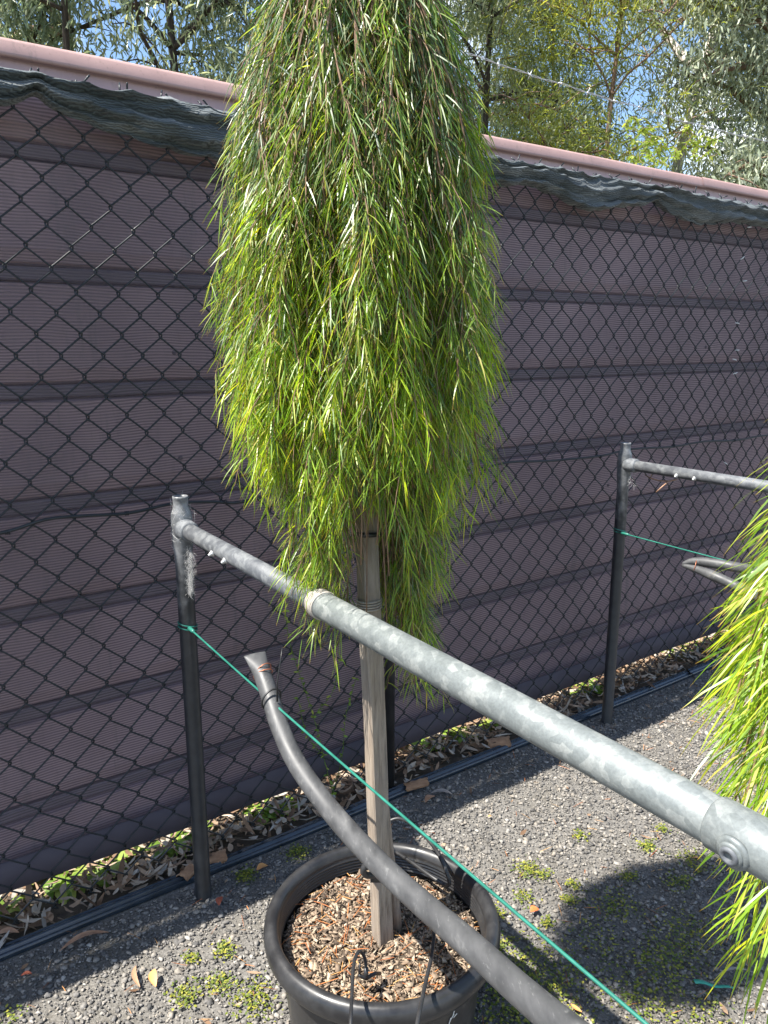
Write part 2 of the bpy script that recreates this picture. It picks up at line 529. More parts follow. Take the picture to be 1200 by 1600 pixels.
M['gum_c'] = leaf_mat('gum_leaf_silver', [(0.0, (0.25, 0.30, 0.20)), (0.5, (0.38, 0.43, 0.29)), (1.0, (0.62, 0.65, 0.50))], 0.34, 0.36, 1.3, spec=0.8, tblue=0.85)
M['wattle'] = leaf_mat('feathery_leaf', [(0.0, (0.20, 0.26, 0.08)), (0.5, (0.33, 0.39, 0.12)), (1.0, (0.50, 0.48, 0.12))], 0.5, 0.5, 1.5)
M['vine'] = leaf_mat('vine_leaf', [(0.0, (0.16, 0.25, 0.03)), (1.0, (0.36, 0.42, 0.08))], 0.45, 0.4, 1.5)
M['weed'] = leaf_mat('weed_leaf', [(0.0, (0.11, 0.21, 0.02)), (0.6, (0.23, 0.34, 0.05)), (1.0, (0.42, 0.45, 0.10))], 0.4, 0.45, 1.4)
M['moss'] = leaf_mat('moss_leaf', [(0.0, (0.06, 0.10, 0.015)), (0.5, (0.16, 0.20, 0.02)), (1.0, (0.36, 0.33, 0.05))], 0.25, 0.6, 1.2)
M['bark_dark'] = simple('bark_dark', [(0.3, (0.035, 0.026, 0.022)), (0.7, (0.11, 0.085, 0.07))], 8, 0.9, 0, 0.6, 0.02, stretch=(6, 6, 1))
M['bark_brown'] = simple('bark_brown', [(0.3, (0.15, 0.09, 0.06)), (0.6, (0.30, 0.20, 0.14)), (0.8, (0.5, 0.36, 0.27))], 6, 0.85, 0, 0.4, 0.02, stretch=(5, 5, 0.8))
M['bark_pale'] = simple('bark_pale', [(0.3, (0.38, 0.32, 0.27)), (0.6, (0.55, 0.50, 0.44)), (0.8, (0.66, 0.63, 0.58))], 5, 0.7, 0, 0.2, 0.01, stretch=(4, 4, 0.8))
M['orange_leaf'] = simple('orange_leaf', [(0.3, (0.50, 0.20, 0.06)), (0.7, (0.68, 0.36, 0.13))], 40, 0.6, 0, 0.1)
M['tan_leaf'] = simple('tan_leaf', [(0.3, (0.25, 0.13, 0.07)), (0.7, (0.42, 0.25, 0.15))], 40, 0.6, 0, 0.1)
M['red_leaf'] = simple('red_leaf', [(0.3, (0.28, 0.06, 0.03)), (0.7, (0.42, 0.12, 0.06))], 40, 0.6, 0, 0.1)
M['scarlet'] = simple('scarlet_petal', [(0.3, (0.62, 0.09, 0.03)), (0.7, (0.75, 0.2, 0.06))], 60, 0.5, 0, 0.1)
M['green_leaf'] = simple('fallen_green', [(0.3, (0.25, 0.45, 0.03)), (0.7, (0.35, 0.55, 0.05))], 40, 0.5, 0, 0.1)
M['bark_piece'] = simple('bark_piece', [(0.3, (0.20, 0.105, 0.055)), (0.7, (0.38, 0.22, 0.12))], 30, 0.8, 0, 0.5, 0.004, stretch=(1, 1, 4))
M['grey_leaf'] = simple('grey_leaf', [(0.3, (0.22, 0.19, 0.16)), (0.7, (0.36, 0.32, 0.28))], 40, 0.7, 0, 0.1)


_m = M['poly_pipe']; _nt = _m.node_tree; _b = _nt.nodes['Principled BSDF']
_src = _b.inputs['Base Color'].links[0].from_socket
_n = noise(_nt, 25, 8, 0.75, stretch=(6, 1.5, 2), dist=0.4)
_c = mixc(_nt, mapr(_nt, _n, 0.58, 0.72, 0, 0.8), _src, (0.20, 0.20, 0.195))
_nt.links.new(_c, _b.inputs['Base Color'])

_m = M['pot_plastic']; _nt = _m.node_tree; _b = _nt.nodes['Principled BSDF']
_src = _b.inputs['Base Color'].links[0].from_socket
_n = noise(_nt, 22, 8, 0.75, stretch=(1, 1, 0.35), dist=0.4)
_c = mixc(_nt, mapr(_nt, _n, 0.56, 0.75, 0, 0.8), _src, (0.13, 0.115, 0.095))
_nt.links.new(_c, _b.inputs['Base Color'])

_m = M['black_plastic']; _nt = _m.node_tree; _b = _nt.nodes['Principled BSDF']
_src = _b.inputs['Base Color'].links[0].from_socket
_n = noise(_nt, 35, 8, 0.75, stretch=(1, 1, 1), dist=0.4)
_c = mixc(_nt, mapr(_nt, _n, 0.62, 0.78, 0, 0.8), _src, (0.10, 0.095, 0.085))
_nt.links.new(_c, _b.inputs['Base Color'])

_m = M['capping']; _nt = _m.node_tree; _b = _nt.nodes['Principled BSDF']
_src = _b.inputs['Base Color'].links[0].from_socket
_n = noise(_nt, 28, 8, 0.75, stretch=(1, 1, 0.2), dist=0.4)
_c = mixc(_nt, mapr(_nt, _n, 0.58, 0.72, 0, 0.8), _src, (0.20, 0.15, 0.13))
_nt.links.new(_c, _b.inputs['Base Color'])

_m = M['steel']; _nt = _m.node_tree; _b = _nt.nodes['Principled BSDF']
_src = _b.inputs['Base Color'].links[0].from_socket
_n = noise(_nt, 6, 8, 0.75, stretch=(2.5, 2.5, 0.25), dist=0.4)
_c = mixc(_nt, mapr(_nt, _n, 0.56, 0.72, 0, 0.8), _src, (0.30, 0.25, 0.25))
_nt.links.new(_c, _b.inputs['Base Color'])

_m = M['galv']; _nt = _m.node_tree; _b = _nt.nodes['Principled BSDF']
_src = _b.inputs['Base Color'].links[0].from_socket
_n = noise(_nt, 45, 8, 0.75, stretch=(1, 1, 2), dist=0.4)
_c = mixc(_nt, mapr(_nt, _n, 0.66, 0.74, 0, 0.8), _src, (0.10, 0.10, 0.09))
_nt.links.new(_c, _b.inputs['Base Color'])

# ------------------------------------------------------------------ ground
def sheet(name, pts, z, mat, label, kind='structure', sub=None):
    mb = MB()
    mb.v = [Vector((p[0], p[1], z)) for p in pts]; mb.f = [tuple(range(len(pts)))]
    o = link(name, mb.mesh(name), mat, smooth=False)
    return set_props(o, label, None, None, kind)

set_props(sheet('ground', [(-300, -300), (300, -300), (300, 300), (-300, 300)], -0.012, M['earth'], None), 'bare olive brown earth stretching away beyond the fences')
q = [F(-5, 1.905, 0), F(-5, -6, 0), F(9, -6, 0), F(9, 1.905, 0)]
set_props(sheet('gravel_path', [(p.x, p.y) for p in q], -0.003, M['gravel_base'], None), 'dark grey gravel surface around the pot and the pipe frames')
q = [F(-5, 1.906, 0), F(9, 1.906, 0), F(9, 3.2, 0), F(-5, 3.2, 0)]
set_props(sheet('soil_strip', [(p.x, p.y) for p in q], -0.004, M['soil'], None), 'dark soil strip under both fences, covered with dead leaves')

# pebbles
def pebbles(N, region, rmin, rmax, name, z0=0.0):
    ico = [(0, 0, 1), (0.89, 0, 0.45), (0.28, 0.85, 0.45), (-0.72, 0.53, 0.45), (-0.72, -0.53, 0.45), (0.28, -0.85, 0.45),
           (0.72, 0.53, -0.45), (-0.28, 0.85, -0.45), (-0.89, 0, -0.45), (-0.28, -0.85, -0.45), (0.72, -0.53, -0.45), (0, 0, -1)]
    # the buried lower cap is left off: 15 triangles each
    fc = [(0, 1, 2), (0, 2, 3), (0, 3, 4), (0, 4, 5), (0, 5, 1), (1, 6, 2), (2, 7, 3), (3, 8, 4), (4, 9, 5), (5, 10, 1), (6, 7, 2), (7, 8, 3), (8, 9, 4), (9, 10, 5), (10, 6, 1)]
    T = np.array(ico)
    P = region(N)
    N = len(P)
    V = T[None] * (1 + 0.28 * RNG.standard_normal((N, 12, 1)))
    sc = rmin + (rmax - rmin) * RNG.random(N) ** 3.6
    asp = np.stack([0.75 + 0.6 * RNG.random(N), 0.7 + 0.3 * RNG.random(N), 0.35 + 0.4 * RNG.random(N)], 1)
    V = V * (sc[:, None] * asp)[:, None, :]
    a = RNG.random(N) * 6.283; tl = (RNG.random(N) - .5) * 0.7
    ca, sa, ct, st = np.cos(a), np.sin(a), np.cos(tl), np.sin(tl)
    x, y, z = V[..., 0], V[..., 1], V[..., 2]
    y2 = y * ct[:, None] - z * st[:, None]; z2 = y * st[:, None] + z * ct[:, None]
    V = np.stack([x * ca[:, None] - y2 * sa[:, None], x * sa[:, None] + y2 * ca[:, None], z2], -1)
    P = np.concatenate([P, (z0 + sc * 0.25 * RNG.random(N))[:, None]], 1)
    V += P[:, None, :]
    me = bulk_mesh(name, V, fc, {'rnd': RNG.random(N)})
    return me

fd = np.array([FD.x, FD.y]); fn = np.array([FN.x, FN.y])
def strip_region(s0, s1, d0, d1, dpow=1.0):
    def f(N):
        s = s0 + (s1 - s0) * RNG.random(N); d = d0 + (d1 - d0) * RNG.random(N) ** dpow
        return s[:, None] * fd + d[:, None] * fn
    return f
def view_region(N):
    # more stones nearer the viewer
    p = strip_region(-0.7, 2.9, 0.2, 1.86)(N)
    r = np.hypot(p[:, 0] + 0.005, p[:, 1] - 1.36)
    return p[r > 0.17]
o = link('gravel', pebbles(52000, view_region, 0.0024, 0.0088, 'gravel'), M['pebble'], smooth=False)
set_props(o, 'loose dark grey angular gravel around the black pot', 'gravel', kind='stuff')
o = link('gravel', pebbles(48000, view_region, 0.0014, 0.004, 'gravel', 0.001), M['pebble'], smooth=False)
set_props(o, 'fine grit between the larger stones around the black pot', 'grit', kind='stuff')
o = link('gravel', pebbles(12000, strip_region(2.9, 5.6, 0.2, 1.86), 0.004, 0.012, 'gravel'), M['pebble'], smooth=False)
set_props(o, 'loose grey gravel at the far right beyond the second pipe post', 'gravel', kind='stuff')

# black ribbed edging strip
KD = 1.885
prof = [(KD - .026, 0.0), (KD - .027, .012), (KD - .024, .020), (KD - .020, .024), (KD - .015, .0235), (KD - .012, .019), (KD - .009, .019), (KD - .006, .024),
        (KD - .003, .030), (KD + .003, .033), (KD + .010, .033), (KD + .014, .029), (KD + .017, .029), (KD + .021, .034), (KD + .026, .034), (KD + .028, .028), (KD + .029, 0.0)]
prof = [(KD + (d - KD) * .62, z * .62) for d, z in prof]
mb = MB().sweep(prof, -1.8, 6.5, 60, lambda p, s, d, z: p + FN * 0.004 * nz(s * 1.5, 0) + Vector((0, 0, 0.003 * nz(s * 2, 1))))
o = link('edging_strip', mb.mesh('edging_strip'), M['edging'])
set_props(o, 'long black ribbed plastic edging strip between gravel and leaf litter', 'edging')

# ------------------------------------------------------------------ steel fence behind
SD = 2.022
steel = empty('steel_fence', F(1.5, SD, 0), 'mauve painted steel sheet fence with horizontal ribs behind the chain link', 'fence')
rows = [0.02, 0.29, 0.56, 0.83, 1.10, 1.38, 1.656, 1.926]
S0, S1 = -2.2, 8.5
for i, z in enumerate(rows):
    z1 = rows[i + 1] if i + 1 < len(rows) else 2.115
    if i == 0: z = 0.135
    # each sheet: a recessed joint at its top, a flat pan below it
    if i == 0:
        pr = [(SD + .03, z), (SD, z + .004), (SD, z1 - .030), (SD + .027, z1 - .024), (SD + .030, z1 - .012)]
    elif i == len(rows) - 1:
        pr = [(SD + .030, z - .012), (SD + .030, z + .008), (SD + .008, z + .020), (SD, z + .05), (SD, z1)]
    else:
        pr = [(SD + .030, z - .012), (SD + .030, z + .008), (SD + .008, z + .020), (SD, z + .05), (SD, z1 - .030), (SD + .027, z1 - .024), (SD + .030, z1 - .012)]
    mb = MB().sweep(pr, S0, S1, 1)
    link('steel_sheet', mb.mesh('steel_sheet'), M['steel'], steel, smooth=False)
m_, nt_, b_ = new_mat('recess_shade_mauve')  # darker mauve standing in for shade in the recessed bands; screws share it
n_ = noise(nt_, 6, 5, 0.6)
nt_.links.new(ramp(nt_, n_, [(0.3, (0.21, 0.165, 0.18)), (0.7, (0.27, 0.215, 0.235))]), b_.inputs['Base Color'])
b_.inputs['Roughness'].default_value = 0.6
for z in rows[1:]:  # added strips whose dark colour deepens the shade of each recess
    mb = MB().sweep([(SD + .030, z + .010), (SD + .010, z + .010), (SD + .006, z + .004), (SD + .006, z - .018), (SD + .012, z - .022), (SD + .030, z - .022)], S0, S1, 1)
    link('recess_shade_strip', mb.mesh('recess_shade_strip'), m_, steel, smooth=False)
scr = None
for z in rows[1:-1]:
    for k in range(14):
        sc_ = 0.15 + k * 0.6
        if scr is None:
            c_ = F(sc_, SD - .001, z + .085)
            mb = MB().disc(c_, -FN, .0065, .003, 10).disc(c_ - FN * .003, -FN, .0042, .003, 6)
            scr = link('screw', mb.mesh('screw'), M['joint'] if 'joint' in M else m_, steel, smooth=False); z00 = (sc_, z)
        else:
            o2 = scr.copy(); COL.objects.link(o2)
            o2.location = scr.location + FD * (sc_ - z00[0]) + Vector((0, 0, z - z00[1]))
# back face and capping
mb = MB().sweep([(SD + .036, 0.16), (SD + .036, 2.11)], S0, S1, 1)
link('back_sheet', mb.mesh('back_sheet'), M['steel'], steel, smooth=False)
cp = [(SD - .002, 2.108), (SD - .016, 2.101), (SD - .023, 2.104), (SD - .022, 2.110), (SD - .017, 2.133), (SD - .012, 2.140), (SD - .004, 2.143), (SD + .044, 2.143), (SD + .052, 2.139), (SD + .056, 2.13), (SD + .056, 2.10)]
mb = MB().sweep(cp, S0, 3.02, 24, lambda p, s, d, z: p + Vector((0, 0, 0.002 * nz(s * 2, 3))))
link('capping', mb.mesh('capping'), M['capping'], steel)
mb = MB().sweep([(d - (0.002 if d < SD else -0.002), z + 0.002) for d, z in cp], 3.0, S1, 24, lambda p, s, d, z: p + Vector((0, 0, 0.002 * nz(s * 2, 3))))
link('capping', mb.mesh('capping'), M['capping'], steel)
for s in (-1.2, 1.40, 4.0, 6.6):
    mb = MB().box(F(s, SD + .085, 1.05), FD * .025, FN * .022, (0, 0, 1.04))
    link('steel_post', mb.mesh('steel_post'), M['steel'], steel, smooth=False)

# ------------------------------------------------------------------ chain link fence
MD = 1.955
chain = empty('chain_link_fence', F(1.5, MD, 0), 'black plastic coated chain link fence with wide diamonds', 'fence')
HP = 0.0485                        # half a diamond
Z0, ZT = 0.03, 2.04
def warp(s, z):
    k = math.exp(-((z - 0.25) / 0.45) ** 2)
    ds = 0.006 * nz(s * 2.0, z * 2.2, 0, 1.0) + 0.012 * k * nz(s * 1.4, z * 3.0, 0, 2.0)
    dz = 0.006 * nz(s * 1.6, z * 1.9, 0, 4.0) + 0.016 * k * nz(s * 2.4, z * 1.5, 0, 5.0) - 0.02 * k * math.exp(-((s - 0.4) / 0.6) ** 2)
    dd = 0.010 * nz(s * 1.1, z * 1.8, 0, 6.0) * min(1, max(0, (ZT - z) * 2))
    return ds, dz, dd
nz_rows = int((ZT - Z0) / HP)
first = None
NW = 142
for i in range(NW):
    s_left = -1.2 + i * HP
    pts = []
    for j in range(nz_rows + 1):
        right = (j + i) % 2 == 1
        s_n = s_left + (HP if right else 0)
        z_n = ZT - j * HP
        ds, dz, dd = warp(s_n, z_n)
        over = 0.0028 if right else -0.0028
        sg = 1 if right else -1
        c = F(s_n + ds, MD + dd, z_n + dz)
        # hook around the neighbour: pass from front to back through the bend
        pts.append(c + Vector((0, 0, 0.010)) - FD * (sg * 0.007) - FN * 0.0028 * sg)
        pts.append(c + Vector((0, 0, 0.0035)) + FD * over - FN * 0.0026 * sg)
        pts.append(c + Vector((0, 0, -0.0035)) + FD * over + FN * 0.0026 * sg)
        pts.append(c + Vector((0, 0, -0.010)) - FD * (sg * 0.007) + FN * 0.0028 * sg)
    # gentle bow of every straight stretch, more near the ground
    if i % 2 == 0:
        # two neighbours share a twisted barb above the top knuckle
        c = pts[0]
        bl = random.uniform(.5, 1.0)
        pts = [c + Vector((0, 0, 0.034)) * bl + FD * random.uniform(-.01, .016) - FN * random.uniform(0, .016), c + Vector((0, 0, 0.014)) + FD * 0.003] + pts
    else:
        c = pts[0]
        bl = random.uniform(.4, 1.0)
        pts = [c + Vector((0, 0, 0.028)) * bl - FD * random.uniform(-.006, .012) + FN * 0.008, c + Vector((0, 0, 0.012)) - FD * 0.002] + pts
    mb = MB().tube(pts, 0.0024, 5)
    link('mesh_wire', mb.mesh('mesh_wire'), M['wire_black'], chain)

def fence_post(s, d=MD - .03):
    mb = MB().tube([F(s, d, -0.02), F(s, d, 2.02)], 0.017, 16)
    o = link('fence_post', mb.mesh('fence_post'), M['black_plastic'], chain)
sp = at_z(611, 1236, 0)
s_post = sp.dot(FD)
for s in (s_post - 3.0, s_post, s_post + 3.1):
    fence_post(s)
# tension wire woven through the mesh
pts = []
for px, py in [(-260, 850), (-120, 846), (0, 833), (70, 812), (130, 806), (200, 802), (270, 787), (330, 784), (380, 784), (470, 760), (560, 752), (650, 745), (740, 733), (800, 722), (860, 720), (940, 712), (985, 702), (1050, 698), (1100, 690), (1150, 688), (1200, 680), (1260, 682), (1330, 672)]:
    pts.append(at_fence(px, py, MD - 0.008))
mb = MB().tube(smooth_path(pts, 4), 0.0042, 8)
link('tension_wire', mb.mesh('tension_wire'), M['wire_black'], chain)
mb = MB()
for px, py in [(12, 832), (198, 802), (351, 784), (1052, 697), (938, 713), (1147, 688)]:
    c = at_fence(px, py, MD - 0.008)
    for k in range(3):
        ring = [c + FD * (0.004 * (k - 1)) + (FN * math.cos(a) + Vector((0, 0, 1)) * math.sin(a)) * 0.0052 for a in [j * 0.7 for j in range(10)]]
        mb.tube(ring, 0.0012, 5)
set_props(link('wire_clips', mb.mesh('wire_clips'), M['wire_black'], chain), kind='stuff')
# white clips on the screen seam at the right
cl = empty('screen_clips', at_fence(1152, 480, MD - 0.006), 'column of small white tie ends on the screen seam, far right', 'clips')
for px, py, a in [(1171, 355, .1), (1160, 403, .5), (1164, 439, .1), (1152, 505, -.1), (1152, 547, 0), (1148, 562, -.2), (1149, 583, .2), (1134, 724, -.4)]:
    c = at_fence(px, py, MD - 0.012)
    ax = (FD * math.cos(a) + Vector((0, 0, 1)) * math.sin(a))
    mb = MB().tube([c - ax * 0.016, c - FN * .003, c + ax * 0.016], [0.0018, 0.0026, 0.0014], 6)
    link('tie', mb.mesh('tie'), M['white_plastic'], cl)

# shade screen hung at the back of the mesh
def hang(p, s, d, z):
    a = 1.0 if z > 0.3 else 0.5
    low = math.exp(-(z - 0.1) / 0.12)
    return p + FN * (0.007 * nz(s * 1.9, z * 2.1, 0, 3) * a) + Vector((0, 0, 0.010 * nz(s * 1.3, 0, 0, 9) * low))
pz = [0.112 + (2.03 - 0.112) * k / 40 for k in range(41)]
mb = MB().sweep([(MD + .032, z) for z in pz], -2.0, 8.2, 160, hang)
o = link('shade_screen', mb.mesh('shade_screen'), M['screen'])
set_props(o, 'brown see-through knitted shade screen hanging behind the chain link', 'shade cloth')
mb = MB().sweep([(MD + .036, .185), (MD + .028, .183), (MD + .027, .14), (MD + .028, .100), (MD + .032, .098), (MD + .037, .101)], -2.0, 8.2, 160, hang)
link('hem', mb.mesh('hem'), simple('hem_cloth', [(0.3, (0.065, 0.055, 0.068)), (0.7, (0.085, 0.072, 0.085))], 8, 0.8, 0, 0.1), o)

# netting rolled over the fence top
def roll(s0, s1, thick_fn, label, name='rolled_netting'):
    n = int((s1 - s0) / 0.012); K = 44
    mb = MB()
    for i in range(n + 1):
        s = s0 + (s1 - s0) * i / n
        th = thick_fn(s)
        top = 2.055 + 0.006 * nz(s * 5, 0, 0, 1)
        # scallops pulled up over each barb
        ph = ((s + 1.2) / (2 * HP)) % 1.0
        top += 0.008 * (abs(ph - 0.5) * 2) ** 3
        sag = thick_fn(s)
        for k in range(K):
            a = 2 * math.pi * k / K
            cz = top - sag * 0.5
            r_z = sag * 0.5; r_d = 0.03 + 0.006 * nz(s * 3, 1, 0, 3)
            ca, sa = math.cos(a), math.sin(a)
            z = cz + r_z * (abs(sa) ** 0.8) * (1 if sa > 0 else -1)
            d = MD - 0.004 - r_d * ca
            # long lengthwise folds that wander up and down the roll
            u = (z - cz) / r_z
            fold = 0.014 * math.sin(u * 6.5 + 2.2 * math.sin(s * 2.1) + s * 1.3) + 0.009 * math.sin(u * 13 - s * 5.1 + 1.7 * math.sin(s * 4.3)) + 0.004 * math.sin(u * 27 + s * 11 + 2 * math.sin(s * 7))
            if ca > -0.2: d -= fold * min(1, ca + 0.4)
            mb.v.append(F(s, d, z + 0.002 * math.sin(s * 40 + k)))
    for i in range(n):
        for k in range(K):
            k2 = (k + 1) % K
            mb.f.append((i * K + k, i * K + k2, (i + 1) * K + k2, (i + 1) * K + k))
    o = link(name, mb.mesh(name), M['netting'])
    return set_props(o, label, 'netting', None)
def th_all(s):
    b0 = 0.088 + 0.022 * nz(s * 1.6, 0, 0, 2.0) + 0.012 * math.sin(s * 7.3 + 1)
    cusp = lambda c, w: math.exp(-abs(s - c) / w)
    b0 += -0.045 * cusp(0.44, 0.06) + 0.02 * math.exp(-((s - 0.75) / 0.2) ** 2)
    b0 += -0.03 * cusp(1.95, 0.12) + 0.035 * math.exp(-((s - 2.25) / 0.15) ** 2) - 0.05 * cusp(2.62, 0.07) + 0.03 * math.exp(-((s - 2.95) / 0.2) ** 2)
    return max(0.045, b0)
roll(-1.9, 7.9, th_all, 'dark green shade netting bunched along the top of the chain link')

# barbed wire above the fence
bw = empty('barbed_wire', F(2.6, MD - .01, 2.33), 'single silver barbed wire strung above the fence top, right half', 'barbed wire')
pts2 = []; pts3 = []
for k in range(300):
    s = -1.5 + k * 0.028
    z = 2.335 + 0.018 * math.sin(s * 1.6) + 0.004 * nz(s * 9, 0)
    ph = k * 1.25
    pts2.append(F(s, MD + .02 + 0.0022 * math.cos(ph), z + 0.0022 * math.sin(ph)))
    pts3.append(F(s, MD + .02 - 0.0022 * math.cos(ph), z - 0.0022 * math.sin(ph)))
mb = MB().tube(pts2, 0.001, 5); mb.tube(pts3, 0.001, 5)
link('strand', mb.mesh('strand'), M['wire_silver'], bw)
for k in range(60):
    i = 4 + k * 5
    if i >= 300: break
    c = (pts2[i] + pts3[i]) / 2
    mb = MB()
    for q in range(2):
        a = random.random() * 6.28
        v = FN * math.cos(a) + Vector((0, 0, 1)) * math.sin(a) + FD * random.uniform(-.3, .3)
        mb.tube([c - v * 0.015, c, c + v * 0.015], [0.0006, 0.0018, 0.0006], 4)
    mb.tube([c - FD * .005, c + FD * .005], 0.003, 6)
    link('barb', mb.mesh('barb'), M['wire_silver'], bw)

# ------------------------------------------------------------------ pipe frames
RD = Vector((0.566, -0.8244, 0)).normalized()          # direction of the rails, toward the viewer
RZ = 1.046
def pipe_frame(base, label, sleeve_at, rail_len, near_mat):
    fr = empty('pipe_trellis', base, label, 'pipe frame', 'galvanised pipe frames in a row')
    B = Vector(base)
    mb = MB()
    prof = [(0.0225, 0.0), (0.0215, 0.002), (0.0213, 0.96), (0.0226, 0.985), (0.0255, 1.005), (0.0260, 1.075), (0.0245, 1.085), (0.0185, 1.1), (0.0185, 1.118), (0.0195, 1.121), (0.0190, 1.126), (0.0150, 1.126), (0.0145, 1.116), (0.0145, 1.0)]
    mb.lathe(prof, B, 28)
    o = link('post', mb.mesh('post'), M['post_paint'], fr)
    # tee fitting
    c = B + Vector((0, 0, RZ))
    mb = MB().tube([c + RD * 0.012, c + RD * .03, c + RD * 0.05, c + RD * .054, c + RD * .058], [0.0268, 0.0262, 0.0255, 0.0245, 0.021], 24)
    mb.tube([c - RD * 0.012, c - RD * 0.024, c - RD * .03], [0.016, 0.014, 0.008], 14)
    link('tee_fitting', mb.mesh('tee_fitting'), M['galv_old'], fr)
    mb = MB().tube([c + RD * 0.05, c + RD * (sleeve_at + 0.02)], 0.0195, 28)
    link('rail', mb.mesh('rail'), M['galv_old'], fr)
    a = c + RD * sleeve_at
    mb = MB().tube([a, a + RD * 0.002, a + RD * rail_len], [0.0232, 0.0240, 0.0240], 36)
    link('rail_sleeve', mb.mesh('rail_sleeve'), near_mat, fr)
    side = Vector((-RD.y, RD.x, 0)) * -1      # the face towards the photographer's left
    # two bolts through the thin rail
    for k in (0.235, 0.305):
        p = c + RD * k - Vector((0, 0, 0.008)) + side * 0.0165
        nrm = (side - Vector((0, 0, 0.45))).normalized()
        mb = MB().disc(p, nrm, 0.0075, 0.004, 14).disc(p + nrm * .003, nrm, 0.005, 0.005, 6).disc(p + nrm * .007, nrm, 0.003, 0.004, 8)
        link('bolt', mb.mesh('bolt'), M['wire_silver'], fr)
    return fr, c, side

P1 = at_z(318, 1400, 0); P2 = at_z(948, 1128, 0)
end_near = at_z(1150, 1285, RZ)
slv = (at_z(512, 938, RZ) - P1 - Vector((0, 0, RZ))).dot(RD)
lenA = (end_near - P1 - Vector((0, 0, RZ))).dot(RD)
fr1, c1, side1 = pipe_frame(P1, 'nearer pipe frame, its thick shiny rail crossing in front of the timber stake', slv, 2.6, M['galv'])
fr2, c2, side2 = pipe_frame(P2, 'farther pipe frame, its post standing by the fence at right', slv + .15, 2.4, M['galv_old'])
# cross fitting with a big socket screw near the camera
a = c1 + RD * (lenA - 0.012)
mb = MB().tube([a, a + RD * .002, a + RD * 0.11, a + RD * .112], [0.0246, 0.0262, 0.0262, 0.0246], 36)
link('cross_fitting', mb.mesh('cross_fitting'), M['galv'], fr1)
to_cam = (CAM - a); to_cam.normalize()
nrm = (to_cam - RD * to_cam.dot(RD)); nrm = (nrm - Vector((0, 0, 0.62))); nrm = (nrm - RD * nrm.dot(RD)).normalized()
p = a + RD * 0.034 + nrm * 0.0235
mb = MB().disc(p, nrm, 0.0165, 0.005, 28).disc(p + nrm * .004, nrm, 0.012, 0.0035, 24)
link('bolt_boss', mb.mesh('bolt_boss'), M['galv'], fr1)
mb = MB().lathe([(0.0, 0.0), (0.0042, 0.0), (0.0046, 0.0035), (0.0085, 0.0035), (0.0092, 0.001)], (0, 0, 0), 20)
rot = nrm.to_track_quat('Z', 'Y').to_matrix()
mb.v = [rot @ v + p + nrm * 0.0072 for v in mb.v]
link('socket_screw', mb.mesh('socket_screw'), M['galv_old'], fr1)

# twine wound round the rail at the joint, and round the stake
def ring(c, ax, r, wr, n=22, tilt=0.0, oval=1.0):
    ax = ax.normalized(); a = ax.orthogonal().normalized(); b = ax.cross(a)
    return [c + a * math.cos(t) * r + b * math.sin(t) * r * oval + ax * tilt * math.cos(t) for t in [2 * math.pi * k / n for k in range(n + 1)]]
tw = empty('twine_binding', c1 + RD * slv, 'cream twine wound round the joint of the near rail', 'twine')
for k in range(7):
    cc = c1 + RD * (slv - 0.006 + 0.0048 * k) + Vector((0, 0, 0))
    mb = MB().tube(ring(cc, RD, 0.0248 if k > 1 else 0.0215, 0, tilt=random.uniform(-.004, .004)), 0.0019, 6, caps=False)
    link('turn', mb.mesh('turn'), M['twine'], tw)

# green plastic coated wires
WZ = 0.79
W1a = at(292, 978, 1.958); W1b = at(1012, 1602, 0.815)
def green_wire(a, b, label, postc):
    t = empty('support_wire', a, label, 'wire', 'green coated support wires')
    d = (b - a)
    pts = [a + d * k / 24 + Vector((0, 0, -0.006 * math.sin(math.pi * k / 24))) for k in range(25)]
    ext = d.normalized()
    pts.append(b + ext * 1.3)
    mb = MB().tube(pts, 0.0023, 8); link('wire', mb.mesh('wire'), M['wire_green'], t)
    mb = MB().tube([a + ext * .012, a + ext * .018, a + ext * .045, a + ext * .05], [0.003, 0.0055, 0.005, 0.003], 8)
    link('crimp', mb.mesh('crimp'), M['wire_green'], t)
    mb = MB()
    for k in range(2):
        mb.tube(ring(Vector((postc.x, postc.y, a.z - 0.006 + .01 * k)), Vector((0.25, 0.1, 1)), 0.0238, 0, n=24), 0.0021, 6, caps=False)
    link('loop', mb.mesh('loop'), M['wire_green'], t)
green_wire(W1a, W1b, 'green coated wire tied to the near post and running under the thick rail', P1)
off = P2 - P1
W2a = at(972, 832, 3.0); W2a = Vector((P2.x - .012, P2.y - .02, 0.79))
green_wire(W2a, W2a + (W1b - W1a), 'green coated wire tied to the far post at right', P2)

# poly pipe arms
def arm(pts, label, r=0.0185, flat_n=5):
    path = smooth_path(pts, 8)
    n = len(path); rs = []; fl = []
    for i in range(n):
        k = min(1.0, i / flat_n / 2.0)
        rs.append(r); fl.append((1.32 - .32 * k, 0.22 + 0.78 * k))
    mb = MB().tube(path, rs, 24, flat=fl)
    return mb
pa = [at(398, 1022, 1.62), at(407, 1045, 1.60), at(421, 1085, 1.565), at(437, 1135, 1.52), at(465, 1195, 1.46), at(518, 1268, 1.37), at(585, 1342, 1.25), at(655, 1408, 1.15), at(730, 1472, 1.03), at(810, 1545, 0.92), at(890, 1612, 0.83), at(1000, 1700, .72), at(1120, 1800, .62)]
t = empty('poly_pipe', pa[2], 'thick black poly pipe with flattened end, curving across the pot', 'pipe')
mb = arm(pa, '')
link('pipe', mb.mesh('pipe'), M['poly_pipe'], t)
